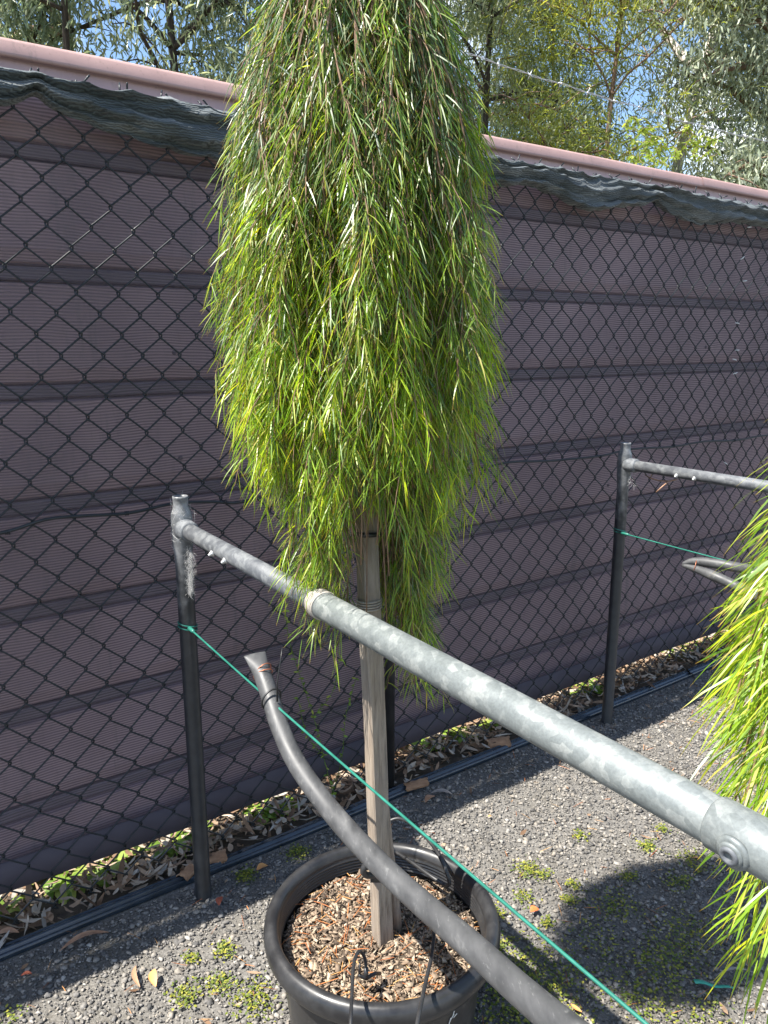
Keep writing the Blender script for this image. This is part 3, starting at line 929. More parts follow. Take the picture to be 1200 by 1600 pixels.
# thin wire ring at its end and the dark tie
mb = MB().tube(ring(at(410, 1050, 1.595), pa[3] - pa[0], 0.0225, 0, oval=0.75, tilt=.006), 0.0011, 6, caps=False)
mb.tube(ring(at(411, 1053, 1.592), pa[3] - pa[0], 0.0225, 0, oval=0.75, tilt=-.004), 0.0011, 6, caps=False)
set_props(link('copper_wire', mb.mesh('copper_wire'), M['copper']), 'rusty thin wire twisted round the flattened end of the black pipe', 'wire')
mb = MB()
cc = at(424, 1092, 1.55)
mb.tube(ring(cc, pa[4] - pa[2], 0.0215, 0, tilt=.008), 0.0022, 6, caps=False)
mb.tube([cc + Vector((0.014, -.016, 0.002)), at(433, 1065, 1.53), at(438, 1035, 1.53), at(441, 1012, 1.535)], [0.002, 0.0016, .0013, .0008], 6)
set_props(link('cable_tie', mb.mesh('cable_tie'), M['black_plastic']), 'black tie with a long tail fixing the black pipe to the green wire', 'cable tie')
mb = MB().tube(smooth_path([at(462, 1185, 1.47), at(461, 1205, 1.47), at(468, 1224, 1.46), at(484, 1243, 1.44), at(503, 1252, 1.42)], 5), 0.0022, 6)
set_props(link('wire_loop', mb.mesh('wire_loop'), M['wire_black']), 'small dark wire loop hanging off the underside of the curved pipe', 'wire')
mb = MB().tube(ring(at(585, 1355, 1.262), Vector((0.4, -1, -.3)), 0.019, 0, tilt=0), 0.0055, 10, caps=False)
mb.box(at(590, 1370, 1.275), (0.012, 0, 0), (0, .004, 0), (0, 0, .008))
set_props(link('pipe_clip', mb.mesh('pipe_clip'), M['black_plastic']), 'dark clip behind the curved pipe against the timber stake', 'clip')
# second pair at the right
D2 = Vector((P2.x - P1.x, P2.y - P1.y, 0))
t = empty('poly_pipe', at(1070, 880, 2.6), 'pair of pointed black poly pipes poking out of the right shrub', 'pipe')
for pts in ([at(1066, 881, 2.6), at(1085, 877, 2.58), at(1120, 881, 2.53), at(1160, 888, 2.47), at(1230, 900, 2.3), at(1330, 925, 2.1)],
            [at(1066, 883, 2.6), at(1090, 890, 2.56), at(1120, 902, 2.5), at(1155, 918, 2.45), at(1220, 950, 2.3), at(1320, 1000, 2.1)]):
    path = smooth_path(pts, 6)
    rs = [0.004 + 0.0125 * min(1, i / 10.0) ** 0.7 for i in range(len(path))]
    mb = MB().tube(path, rs, 16)
    link('pipe_half', mb.mesh('pipe_half'), M['poly_pipe'], t)
mb = MB().tube(ring(at(1086, 883, 2.57), Vector((1, -.4, -.2)), 0.021, 0, oval=.75), 0.0012, 6, caps=False)
set_props(link('copper_wire', mb.mesh('copper_wire'), M['copper']), 'rusty thin wire round the pointed pipe pair at right', 'wire')

# cobwebs
def web(name, label, anchors_fn, n, r=0.00035):
    mb = MB()
    for k in range(n):
        a, b_ = anchors_fn()
        mid = (a + b_) / 2 + Vector((random.uniform(-.004, .004), random.uniform(-.004, .004), random.uniform(-.008, 0)))
        mb.tube([a, mid, b_], r, 3, caps=False)
    return set_props(link(name, mb.mesh(name), M['web']), label, 'cobweb', kind='stuff')
def f1():
    a = random.random() * 6.28; z = random.uniform(1.0, 1.1)
    b2 = a + random.uniform(-1.2, 1.2)
    A = P1 + Vector((math.cos(a) * .029, math.sin(a) * .029, z))
    return A, P1 + Vector((math.cos(b2) * .024, math.sin(b2) * .024, z + random.uniform(-.02, .05))) + (RD * random.uniform(0, .05) if random.random() < .4 else Vector((0, 0, 0)))
web('cobweb', 'pale cobweb wrapped over the top fitting of the near post', f1, 70, 0.00025)
def f2():
    z = random.uniform(.88, 1.0); w = 0.045 * (z - .86) / .14 + .006
    A = P1 + RD * 0.024 + RD * random.uniform(0, w) + Vector((0, 0, z))
    return A, A + Vector((random.uniform(-.012, .012), random.uniform(-.008, .008), random.uniform(-.016, .016)))
web('cobweb', 'dusty cobweb hanging under the rail beside the near post', f2, 420, 0.00013)
def f3():
    z = random.uniform(.97, 1.06)
    A = P2 + RD * random.uniform(0.01, .05) + Vector((0, 0, z))
    return A, A + Vector((random.uniform(-.02, .02), random.uniform(-.015, .015), random.uniform(-.02, .02)))
web('cobweb', 'small cobweb in the corner of the far post and its rail', f3, 60, 0.0003)
mb = MB()
tp = [at(1008, 742, 2.86), at(1016, 747, 2.8), at(1030, 751, 2.77), at(1045, 752, 2.75), at(1058, 749, 2.74)]
mb.tube(tp, 0.0022, 5); mb.tube([tp[3], at(1035, 760, 2.74), at(1025, 769, 2.75)], [0.0022, .002, .0014], 5); mb.tube([tp[1], at(1020, 738, 2.78), at(1018, 730, 2.78)], .0014, 4)
set_props(link('dead_twig', mb.mesh('dead_twig'), M['tan_leaf']), 'forked tan twig caught on the rail by the far post', 'twig')

# ------------------------------------------------------------------ pot
def make_pot(c, label, name='plant_pot'):
    t = empty(name, c, label, 'pot', 'black nursery pots')
    C = Vector(c)
    prof = [(0.0, 0.004), (0.165, 0.004), (0.172, 0.0), (0.178, 0.01), (0.186, 0.08), (0.203, 0.25), (0.208, 0.318)]
    mb = MB().lathe(prof, C, 72)
    link('pot_body', mb.mesh('pot_body'), M['pot_plastic'], t)
    prof = [(0.209, 0.312), (0.226, 0.312), (0.2325, 0.316), (0.2375, 0.325), (0.2395, 0.337), (0.238, 0.349), (0.232, 0.358), (0.2235, 0.362), (0.216, 0.359), (0.211, 0.352), (0.2085, 0.343)]
    mb = MB().lathe(prof, C, 96)
    link('rim', mb.mesh('rim'), M['black_plastic'], t)
    prof = [(0.2086, 0.345)]
    for k in range(5):
        z = 0.338 - k * 0.007
        prof += [(0.2086 - .0005 * k, z), (0.2062 - .0005 * k, z - .002), (0.2062 - .0005 * k, z - .004), (0.2082 - .0005 * k, z - .006)]
    prof += [(0.201, 0.24), (0.195, 0.2)]
    mb = MB().lathe(prof, C, 96)
    link('inner_wall', mb.mesh('inner_wall'), M['pot_plastic'], t)
    return t
POT = Vector((-0.004, 1.36, 0.0))
pot1 = make_pot(POT, 'large black plastic pot with thick rolled rim, filled with bark mulch')
# white printed mark on the wall
mb = MB()
for k, (dx, dz, ln, an) in enumerate([(0, 0.0, .014, 1.2), (.006, .006, .012, 0.7), (.010, .014, .014, 1.3), (.014, .004, .010, .3), (-.004, -.012, .010, 1.0), (.004, -.018, .012, .5)]):
    ang = math.radians(-52) + dx / 0.205
    z = 0.262 + dz
    rr = 0.2055
    tangent = Vector((-math.sin(ang), math.cos(ang), 0))
    c = POT + Vector((math.cos(ang) * rr, math.sin(ang) * rr, z))
    v = tangent * math.cos(an) + Vector((0, 0, 1)) * math.sin(an)
    w = (tangent * -math.sin(an) + Vector((0, 0, 1)) * math.cos(an)) * 0.0014
    b0 = len(mb.v)
    mb.v += [c - v * ln / 2 - w, c + v * ln / 2 - w, c + v * ln / 2 + w, c - v * ln / 2 + w]; mb.f.append((b0, b0 + 1, b0 + 2, b0 + 3))
link('printed_mark', mb.mesh('printed_mark'), M['white_plastic'], pot1, smooth=False)

def soil_fill(c, n_chips, label, label2):
    C = Vector(c); SZ = 0.292
    mb = MB(); K = 40; R = 9
    mb.v.append(C + Vector((0, 0, SZ + .006)))
    for i in range(1, R + 1):
        r = 0.2035 * i / R
        for k in range(K):
            a = 2 * math.pi * k / K
            mb.v.append(C + Vector((r * math.cos(a), r * math.sin(a), SZ + .005 * nz(r * 30 * math.cos(a), r * 30 * math.sin(a)) + 0.008 * math.cos(r / .2 * 1.5))))
    for k in range(K): mb.f.append((0, 1 + k, 1 + (k + 1) % K))
    for i in range(R - 1):
        for k in range(K):
            k2 = (k + 1) % K
            mb.f.append((1 + i * K + k, 1 + (i + 1) * K + k, 1 + (i + 1) * K + k2, 1 + i * K + k2))
    set_props(link('potting_soil', mb.mesh('potting_soil'), M['soil']), label, 'soil', kind='stuff')
    # chips
    N = n_chips
    rr = 0.2 * np.sqrt(RNG.random(N)); aa = RNG.random(N) * 6.283
    P = np.stack([C.x + rr * np.cos(aa), C.y + rr * np.sin(aa), SZ + 0.005 + 0.008 * RNG.random(N)], 1)
    T = np.array([(-1, -1, -1), (1, -.7, -1), (1.1, .8, -1), (-.9, 1, -1), (-1, -.8, 1), (.8, -.8, 1), (1, .9, .9), (-1, .8, 1)]) * 0.5
    fc = [(3, 2, 1, 0), (4, 5, 6, 7), (0, 1, 5, 4), (1, 2, 6, 5), (2, 3, 7, 6), (3, 0, 4, 7)]
    V = T[None] * (1 + .35 * RNG.standard_normal((N, 8, 1)))
    L = 0.0035 + 0.016 * RNG.random(N) ** 3.6
    V = V * np.stack([L, L * (.25 + .35 * RNG.random(N)), 0.0012 + 0.0025 * RNG.random(N)], 1)[:, None, :]
    a = RNG.random(N) * 6.283; tl = RNG.standard_normal(N) * 0.3; tl2 = RNG.standard_normal(N) * 0.3
    x, y, z = V[..., 0], V[..., 1], V[..., 2]
    x, z = x * np.cos(tl)[:, None] - z * np.sin(tl)[:, None], x * np.sin(tl)[:, None] + z * np.cos(tl)[:, None]
    y, z = y * np.cos(tl2)[:, None] - z * np.sin(tl2)[:, None], y * np.sin(tl2)[:, None] + z * np.cos(tl2)[:, None]
    x, y = x * np.cos(a)[:, None] - y * np.sin(a)[:, None], x * np.sin(a)[:, None] + y * np.cos(a)[:, None]
    V = np.stack([x, y, z], -1) + P[:, None, :]
    me = bulk_mesh('bark_mulch', V, fc, {'rnd': RNG.random(N)})
    set_props(link('bark_mulch', me, M['chips'], smooth=False), label2, 'mulch', kind='stuff')
soil_fill(POT, 8000, 'dark potting soil filling the large front pot', 'pale brown bark chips covering the soil of the large front pot')
def dry_strands(region, N, name, label, z0, L0=0.02, L1=0.05, mat='needle_dry', w=0.0012):
    P = region(N); N = len(P)
    P = np.concatenate([P, (z0 + .006 * RNG.random(N))[:, None]], 1)
    a = RNG.random(N) * 6.283
    d = np.stack([np.cos(a), np.sin(a), .25 * RNG.standard_normal(N)], 1)
    sd = np.stack([-np.sin(a), np.cos(a), .3 * RNG.standard_normal(N)], 1)
    me = strip_leaves(name, P, d, sd, L0 + (L1 - L0) * RNG.random(N), np.full(N, w) * (0.7 + .8 * RNG.random(N)), .18 * RNG.random(N), RNG.random(N), prof=(.8, 1, 1, .4))
    return set_props(link(name, me, M[mat]), label, 'dry needles', kind='stuff')
def pot_region(N):
    r = 0.195 * np.sqrt(RNG.random(N)); a = RNG.random(N) * 6.283
    return np.stack([POT.x + r * np.cos(a), POT.y + r * np.sin(a)], 1)
dry_strands(pot_region, 260, 'dry_needles', 'orange dry needles scattered over the bark mulch in the pot', 0.304)
dry_strands(lambda N: view_region(N), 700, 'dry_needles', 'orange dry needles scattered over the gravel', 0.008, .015, .045)

# ------------------------------------------------------------------ stake
def make_stake(base, top, h, label, ang):
    B = Vector(base); T = Vector(top)
    mb = MB(); n = 26
    for i in range(n + 1):
        k = i / n
        c = B.lerp(T, k)
        w = h * (1 + .04 * nz(k * 9, 1, 0, 3))
        c = c + Vector((0.0015 * nz(k * 6, 0, 0, 1), 0.0015 * nz(k * 5, 0, 0, 2), 0))
        ca, sa = math.cos(ang), math.sin(ang)
        for (x, y) in ((-1, -.86), (-.86, -1), (.86, -1), (1, -.86), (1, .86), (.86, 1), (-.86, 1), (-1, .86)):
            mb.v.append(c + Vector(((x * ca - y * sa) * w, (x * sa + y * ca) * w, 0)))
    for i in range(n):
        for k in range(8):
            k2 = (k + 1) % 8
            mb.f.append((i * 8 + k, i * 8 + k2, (i + 1) * 8 + k2, (i + 1) * 8 + k))
    mb.f.append(tuple(n * 8 + k for k in range(8)))
    o = link('timber_stake', mb.mesh('timber_stake'), M['stake'], smooth=False)
    return set_props(o, label, 'stake', 'timber stakes')
SB = Vector((-0.002, 1.36, 0.20)); ST = at(556, 300, 1.36)
stake_low = at(598, 1470, 1.588); stake_mid = at(573, 840, 1.418)
dirv = (stake_mid - stake_low).normalized()
SB = stake_low - dirv * 0.1; ST = stake_low + dirv * 1.62
make_stake(SB, ST, 0.0165, 'weathered square timber stake standing in the front pot', math.radians(31))
def on_stake(z):
    return SB + dirv * ((z - SB.z) / dirv.z)
tw2 = empty('twine_binding', on_stake(1.0), 'cream twine looped round the timber stake behind the rail', 'twine')
for k in range(4):
    mb = MB().tube(ring(on_stake(1.012 + .005 * k), Vector((0.05, 0.1, 1)), 0.0225, 0, n=18, tilt=.003), 0.0017, 6, caps=False)
    link('turn', mb.mesh('turn'), M['twine'], tw2)
mb = MB().tube([c1 + RD * (slv + .01) + Vector((0, 0, .022)), on_stake(1.02) + Vector((-.02, -.01, 0)), on_stake(1.02) + Vector((0, .02, 0))], 0.0016, 6)
link('tail', mb.mesh('tail'), M['twine'], tw2)
mb = MB().tube(ring(on_stake(1.152), Vector((0, 0.15, 1)), 0.024, 0, n=18), 0.0045, 8, caps=False)
set_props(link('rubber_tie', mb.mesh('rubber_tie'), M['black_plastic']), 'black rubber tie round the stake just below the foliage', 'tie')

# drip tubes
def drip(pts, label, r=0.0032, extra=None):
    mb = MB().tube(smooth_path(pts, 8), r, 10)
    t = empty('drip_tube', pts[0], label, 'drip tube', 'thin black drip tubes in the pot')
    link('tube', mb.mesh('tube'), M['black_plastic'], t)
    return t
t = drip([at(546, 1680, 1.22), at(548, 1600, 1.27), at(550, 1550, 1.33), at(553, 1505, 1.40), at(561, 1487, 1.43), at(570, 1497, 1.44), at(572, 1520, 1.44)], 'thin black drip tube hooked over the front rim, left one')
mb = MB().tube([at(572, 1512, 1.44), at(572, 1530, 1.44)], 0.0045, 10)
mb.tube(smooth_path([at(560, 1523, 1.435), at(572, 1528, 1.44), at(584, 1522, 1.45), at(594, 1521, 1.47)], 4), 0.0035, 8)
mb.tube([at(562, 1505, 1.435), at(562, 1522, 1.435)], 0.0022, 8)
link('dripper', mb.mesh('dripper'), M['black_plastic'], t)
drip([at(640, 1690, 1.20), at(652, 1600, 1.27), at(664, 1540, 1.36), at(674, 1495, 1.46), at(678, 1462, 1.53), at(676, 1440, 1.585)], 'thin black drip tube leaning from the front rim into the soil, right one', 0.0036)
drip([at(604, 1284, 1.78), at(624, 1279, 1.78), at(646, 1290, 1.77), at(674, 1318, 1.72), at(692, 1348, 1.67), at(702, 1378, 1.66), at(695, 1382, 1.675), at(672, 1368, 1.70), at(640, 1345, 1.75), at(608, 1326, 1.80)], 'looped black drip tube standing over the back rim of the pot', 0.0042)

# ------------------------------------------------------------------ weeping shrub
def env_r(z):
    zs = [0.80, 0.95, 1.076, 1.196, 1.31, 1.42, 1.53, 1.635, 1.834, 2.02, 2.15, 2.28, 2.38]
    rs = [0.05, 0.09, 0.135, 0.165, 0.185, 0.222, 0.232, 0.228, 0.208, 0.158, 0.12, 0.07, 0.02]
    return float(np.interp(z, zs, rs))
def env_low(rho):
    # height at which a stem of reach rho ends
    return float(np.interp(rho, [0.03, 0.08, 0.13, 0.16, 0.185, 0.22, 0.25], [0.98, 1.07, 1.17, 1.25, 1.34, 1.42, 1.49]))
def weeping_shrub(C, name, label, nst, trunk_pts, seed, needle_len=(0.024, 0.052), width=0.0018, dens=2.4, top=2.33, extra_stems=(), skip=None):
    rng = random.Random(seed)
    C = Vector(C)
    root = empty(name, C, label, 'shrub', 'weeping shrubs in pots')
    mb = MB().tube(smooth_path(trunk_pts, 6), [0.013 - 0.009 * i / (len(smooth_path(trunk_pts, 6)) - 1) for i in range(len(smooth_path(trunk_pts, 6)))], 10)
    link('trunk', mb.mesh('trunk'), M['trunk_main'], root)
    tw = MB()
    base = []; dirs = []; tones = []; sides = []
    def lean(z):     # the crown's centre line
        k = max(0, min(1, (z - 1.15) / 0.9))
        return Vector((-0.018 - 0.022 * k, 0, 0))
    stems = []
    for i in range(nst):
        phi = rng.random() * 6.283
        rho = 0.235 * math.sqrt(rng.uniform(0.03, 1.0))
        z0 = rng.uniform(1.95, top) if rng.random() < .6 else rng.uniform(1.55, top)
        if rng.random() < 0.40:
            z1 = rng.uniform(1.3, z0 - .25)
        else:
            z1 = env_low(rho) + rng.uniform(-0.05, 0.07)
        stems.append((phi, rho, z0, z1))
    stems += list(extra_stems)
    for (phi, rho, z0, z1) in stems:
        if z0 - z1 < .15: z1 = z0 - .15
        start_r = 0.012
        pts = []
        n = 16
        k1 = rng.uniform(0.8, 1.0)
        w1 = rng.uniform(-.25, .25); w2 = rng.uniform(-.2, .2)
        for j in range(n + 1):
            t = j / n
            up = 0.05 * math.sin(min(1, t / .22) * math.pi) if t < .22 else 0
            z = z0 - (z0 - z1) * t ** 1.15 + up
            out = 1 - math.exp(-t * 5.0)
            r = start_r + (min(rho, env_r(max(z, 1.42)) * k1) - start_r) * out
            ph = phi + w1 * t + .12 * math.sin(t * 7 + w2 * 20)
            cc = C + lean(z)
            pts.append(Vector((cc.x + r * math.cos(ph), cc.y + r * math.sin(ph), z)))
        tw.tube(pts, [0.0017 * (1 - .6 * j / n) + .0005 for j in range(n + 1)], 5)
        # side twigs and the leaves on them
        tlen = z0 - z1
        stone = rng.uniform(-.28, .28)
        def add_leaf(pp, axis, outv, tn, spread):
            if skip is not None and skip(pp): return
            a = rng.random() * 6.283
            rv = Vector((math.cos(a), math.sin(a), rng.uniform(-.6, .4)))
            d = axis * 1.0 + rv * spread + outv * rng.uniform(0, .35)
            base.append(pp); dirs.append(d)
            tones.append(max(0, min(1, tn + rng.uniform(-.2, .2))))
            sides.append(Vector((rng.gauss(0, 1), rng.gauss(0, 1), rng.gauss(0, .4))))
        ntw = int(13 * tlen * dens)
        for q in range(ntw):
            f_ = (0.08 + .92 * rng.random() ** 0.8) * n
            i0 = min(n - 1, int(f_)); p = pts[i0].lerp(pts[i0 + 1], f_ - i0)
            tang = (pts[i0 + 1] - pts[i0]).normalized()
            outv = Vector((p.x - C.x - lean(p.z).x, p.y - C.y, 0))
            rad = outv.length
            if rad > 1e-4: outv.normalize()
            inner = min(1, rad / max(.05, env_r(max(p.z, 1.3))))
            a = rng.random() * 6.283
            rv = Vector((math.cos(a), math.sin(a), 0))
            d = (tang * .6 + rv * .8 + outv * rng.uniform(.1, .8)).normalized()
            tl = rng.uniform(.04, .12)
            if rng.random() < .5 and inner > .8: tl *= .6
            if skip is not None and skip(p): continue
            seg = 4; path = [p]
            for j in range(seg):
                d = (d + Vector((0, 0, -0.42))).normalized()
                path.append(path[-1] + d * tl / seg)
            tw.tube(path, [.0012, .001, .0009, .0007, .0005], 3, caps=False)
            hz = max(0, min(1, (p.z - 1.45) / .5))
            tn = 0.28 + stone + rng.uniform(-.15, .15) + .45 * (f_ / n) * inner - .30 * hz
            nl = int(rng.uniform(9, 15))
            for k in range(nl):
                g = (k + rng.random()) / nl * seg
                j0 = min(seg - 1, int(g)); pp = path[j0].lerp(path[j0 + 1], g - j0)
                ax = (path[j0 + 1] - path[j0]).normalized()
                add_leaf(pp, ax, outv, tn + .25 * g / seg, rng.uniform(.35, 1.25))
        for q in range(int(45 * tlen * dens)):
            f_ = rng.random() ** 0.8 * n
            i0 = min(n - 1, int(f_)); p = pts[i0].lerp(pts[i0 + 1], f_ - i0)
            tang = (pts[i0 + 1] - pts[i0]).normalized()
            outv = Vector((p.x - C.x - lean(p.z).x, p.y - C.y, 0))
            if outv.length > 1e-4: outv.normalize()
            hz = max(0, min(1, (p.z - 1.45) / .5))
            add_leaf(p, tang, outv, .3 + stone - .3 * hz, rng.uniform(.3, 1.0))
    o = link('twigs', tw.mesh('twigs'), M['twig'], root)
    set_props(o, kind='stuff')
    N = len(base)
    B = np.array([tuple(v) for v in base]); D = np.array([tuple(v) for v in dirs]); S = np.array([tuple(v) for v in sides])
    L = needle_len[0] + (needle_len[1] - needle_len[0]) * RNG.random(N)
    me = strip_leaves('foliage', B, D, S, L, width * (0.75 + .5 * RNG.random(N)), 0.15 + .6 * RNG.random(N) ** 1.5, RNG.random(N), np.array(tones), prof=(.5, 1, .85, .1))
    o = link('foliage', me, M['leaf_main'], root, smooth=True)
    set_props(o, kind='stuff')
    return root
trunk = [on_stake(0.28) + Vector((.03, .03, 0)), on_stake(.7) + Vector((.005, .04, 0)), on_stake(1.2) + Vector((-.005, .03, 0)), at(545, 500, 1.36), at(532, 200, 1.21) + Vector((0, -.0, 0)), at(531, 60, 1.17), at(524, -60, 1.2), at(536, -260, 1.15)]
CR = Vector((-0.008, 1.375, 0))
# bits hanging lower: front tuft, left fringe, right tail
ex = [(-1.3, .075, 1.6, 1.20), (-1.1, .085, 1.7, 1.21), (-1.5, .07, 1.7, 1.23), (3.5, .225, 1.9, 1.34), (3.35, .235, 1.8, 1.35), (3.3, .22, 1.7, 1.32),
      (3.7, .085, 1.6, 1.06), (3.5, .095, 1.5, 1.06), (3.9, .075, 1.5, 1.05), (0.5, .07, 1.7, .89), (0.3, .08, 1.6, .92), (.7, .075, 1.5, .93), (.4, .06, 1.5, .95), (.1, .095, 1.6, 1.02), (-.2, .10, 1.5, 1.06), (3.0, .14, 1.5, 1.10), (2.8, .12, 1.5, 1.09),
      (0.8, .09, 1.5, 1.00), (1.2, .09, 1.5, 1.05), (-.5, .10, 1.5, 1.08), (.15, .085, 1.35, .86), (.0, .09, 1.3, .88), (.3, .08, 1.3, .90), (.1, .08, 1.25, .93)]
def gap(p):
    # foliage stays clear of the stake's front below the tie
    return p.z < 1.235 and abs(p.x - on_stake(p.z).x - .004) < .036 and p.y < 1.40
weeping_shrub(CR, 'weeping_shrub', 'tall weeping shrub with narrow lime green leaves, tied to the timber stake', 215, trunk, 3, extra_stems=ex, skip=gap)

# second shrub, mostly out of the frame on the right
C2 = Vector((0.80, 1.0, 0))
PB = Vector((0.90, 1.0, 0))
pot2 = make_pot(PB, 'black pot under the right-hand shrub beside the frame edge')
make_stake((0.87, 1.0, 0.2), (0.80, 0.99, 1.85), 0.0165, 'timber stake inside the right-hand weeping shrub', 0.3)
soil_fill(PB, 300, 'dark potting soil filling the right-hand pot', 'sparse bark chips in the right-hand pot')
def shrub_right():
    rng = random.Random(11)
    root = empty('weeping_shrub', C2, 'weeping shrub with long lime leaves hanging in at the right edge', 'shrub', 'weeping shrubs in pots')
    mb = MB().tube(smooth_path([(0.885, 1.02, .28), (0.86, 1.03, .9), (.84, 1.02, 1.25), (.81, 1.0, 1.5)], 6), 0.009, 10)
    link('trunk', mb.mesh('trunk'), M['trunk_main'], root)
    tw = MB(); base = []; dirs = []; tones = []; sides = []
    stems = []
    for i in range(70):
        phi = rng.random() * 6.283
        rho = 0.30 * math.sqrt(rng.uniform(.05, 1))
        stems.append((phi, rho, rng.uniform(1.2, 1.58), 1.36 - rho * 0.3 - rng.uniform(0.1, .42)))
    # the fringe seen in the photograph: (reach, azimuth, top, end)
    for (phi, rho, z0, z1) in [(3.3, .30, 1.42, .98), (3.45, .305, 1.4, .90), (3.6, .31, 1.35, .86), (3.2, .29, 1.40, .92), (3.75, .33, 1.30, .80), (3.9, .34, 1.28, .76), (4.0, .34, 1.25, .77), (3.65, .325, 1.2, .82), (3.0, .28, 1.38, .98), (3.5, .30, 1.3, .95), (3.8, .30, 1.3, .85), (3.1, .28, 1.2, .93), (4.05, .30, 1.2, .8), (3.50, .37, 1.28, .71), (3.58, .375, 1.3, .74), (3.55, .355, 1.25, .78), (3.66, .36, 1.25, .82), (3.45, .35, 1.25, .84), (3.4, .335, 1.3, .88), (3.75, .36, 1.22, .84), (3.3, .33, 1.35, .95), (3.2, .32, 1.42, 1.05), (3.45, .33, 1.45, 1.08)]:
        stems.append((phi, rho, z0, z1))
    for (phi, rho, z0, z1) in stems:
        pts = []; n = 12; w1 = rng.uniform(-.12, .12)
        for j in range(n + 1):
            t = j / n
            z = z0 - (z0 - z1) * t ** 1.3 + 0.05 * math.sin(min(1, t / .3) * math.pi)
            r = 0.015 + (rho - .015) * (1 - math.exp(-t * 4))
            pts.append(Vector((C2.x + r * math.cos(phi + w1 * t), C2.y + r * math.sin(phi + w1 * t), z)))
        tw.tube(pts, [0.0028 * (1 - .7 * j / n) + .0006 for j in range(n + 1)], 5)
        for q in range(int(150 * (z0 - z1))):
            f_ = rng.random() ** .8 * n
            i0 = min(n - 1, int(f_)); p = pts[i0].lerp(pts[i0 + 1], f_ - i0)
            tang = (pts[i0 + 1] - pts[i0]).normalized()
            outv = (p - Vector((C2.x, C2.y, p.z))).normalized()
            a = rng.random() * 6.283
            rv = Vector((math.cos(a), math.sin(a), rng.uniform(-.3, .5)))
            d = tang * rng.uniform(.4, 1.0) + rv * rng.uniform(.2, .7) + outv * rng.uniform(.1, .8)
            base.append(p + rv * rng.uniform(0, .015)); dirs.append(d)
            tones.append(max(0, min(1, .4 + .5 * f_ / n + rng.uniform(-.2, .2))))
            sides.append(Vector((rng.gauss(0, 1), rng.gauss(0, 1), rng.gauss(0, .4))))
    set_props(link('twigs', tw.mesh('twigs'), M['twig'], root), kind='stuff')
    N = len(base)
    B = np.array([tuple(v) for v in base]); D = np.array([tuple(v) for v in dirs]); S = np.array([tuple(v) for v in sides])
    L = 0.045 + .045 * RNG.random(N)
    me = strip_leaves('foliage', B, D, S, L, .0029 * (0.75 + .5 * RNG.random(N)), 0.15 + .4 * RNG.random(N), RNG.random(N), np.array(tones), prof=(.5, 1, .85, .1))
    set_props(link('foliage', me, M['leaf_main'], root), kind='stuff')
shrub_right()

# ------------------------------------------------------------------ leaf litter, weeds, moss
def litter_mesh(name, P, L, W, tilt, rnd, curl=0.3):
    N = len(P)
    a = RNG.random(N) * 6.283
    d = np.stack([np.cos(a), np.sin(a), tilt * RNG.standard_normal(N)], 1)
    sd = np.stack([-np.sin(a), np.cos(a), 0.5 * RNG.standard_normal(N)], 1)
    return strip_leaves(name, P, d, sd, L, W, curl * RNG.standard_normal(N), rnd, prof=(.15, .9, .8, .05), fold=0.09)
N = 8500
s = -1.0 + 5.8 * RNG.random(N); d = 1.915 + .55 * RNG.random(N) ** 1.1
hh = 0.015 + 0.03 * RNG.random(N)
P = np.concatenate([s[:, None] * fd + d[:, None] * fn, hh[:, None]], 1)
me = litter_mesh('leaf_litter', P, 0.02 + .06 * RNG.random(N) ** 1.5, .006 + .014 * RNG.random(N), .3, RNG.random(N))
set_props(link('leaf_litter', me, M['litter'], smooth=True), 'dry brown gum leaves piled between the edging and the fences', 'leaf litter', kind='stuff')
N = 90
P = np.concatenate([strip_region(-.6, 3.4, 0.7, 1.84)(N), np.full((N, 1), .010)], 1)
me = litter_mesh('leaf_litter', P, .012 + .035 * RNG.random(N) ** 1.5, .005 + .008 * RNG.random(N), .12, RNG.random(N) * .6, .05)
set_props(link('leaf_litter', me, M['litter']), 'scattered small dry leaf scraps lying on the gravel', 'leaf scraps', kind='stuff')

# broad-leaved weeds in the sun behind the screen
N = 0; Bs = []; Ds = []; Ls = []
for k in range(320):
    s_ = random.uniform(-.9, 4.8); d_ = random.uniform(2.02, 2.4)
    if nz(s_ * 2.2, d_ * 2, 0, 8) < -0.25: continue
    c = F(s_, d_, 0.015)
    for j in range(random.randint(8, 16)):
        a = random.random() * 6.28
        Bs.append(tuple(c + Vector((random.uniform(-.03, .03), random.uniform(-.03, .03), 0)))); Ds.append((math.cos(a), math.sin(a), random.uniform(.2, 1.4))); Ls.append(random.uniform(.03, .085))
Bs = np.array(Bs); Ds = np.array(Ds); Ls = np.array(Ls); N = len(Bs)
me = strip_leaves('weeds', Bs, Ds, np.stack([-Ds[:, 1], Ds[:, 0], .2 * RNG.standard_normal(N)], 1), Ls, Ls * (.3 + .25 * RNG.random(N)), .5 + .3 * RNG.random(N), RNG.random(N), prof=(.25, 1, .8, .08))
set_props(link('weeds', me, M['weed']), 'bright green broad-leaved weeds growing under the fences', 'weeds', kind='stuff')

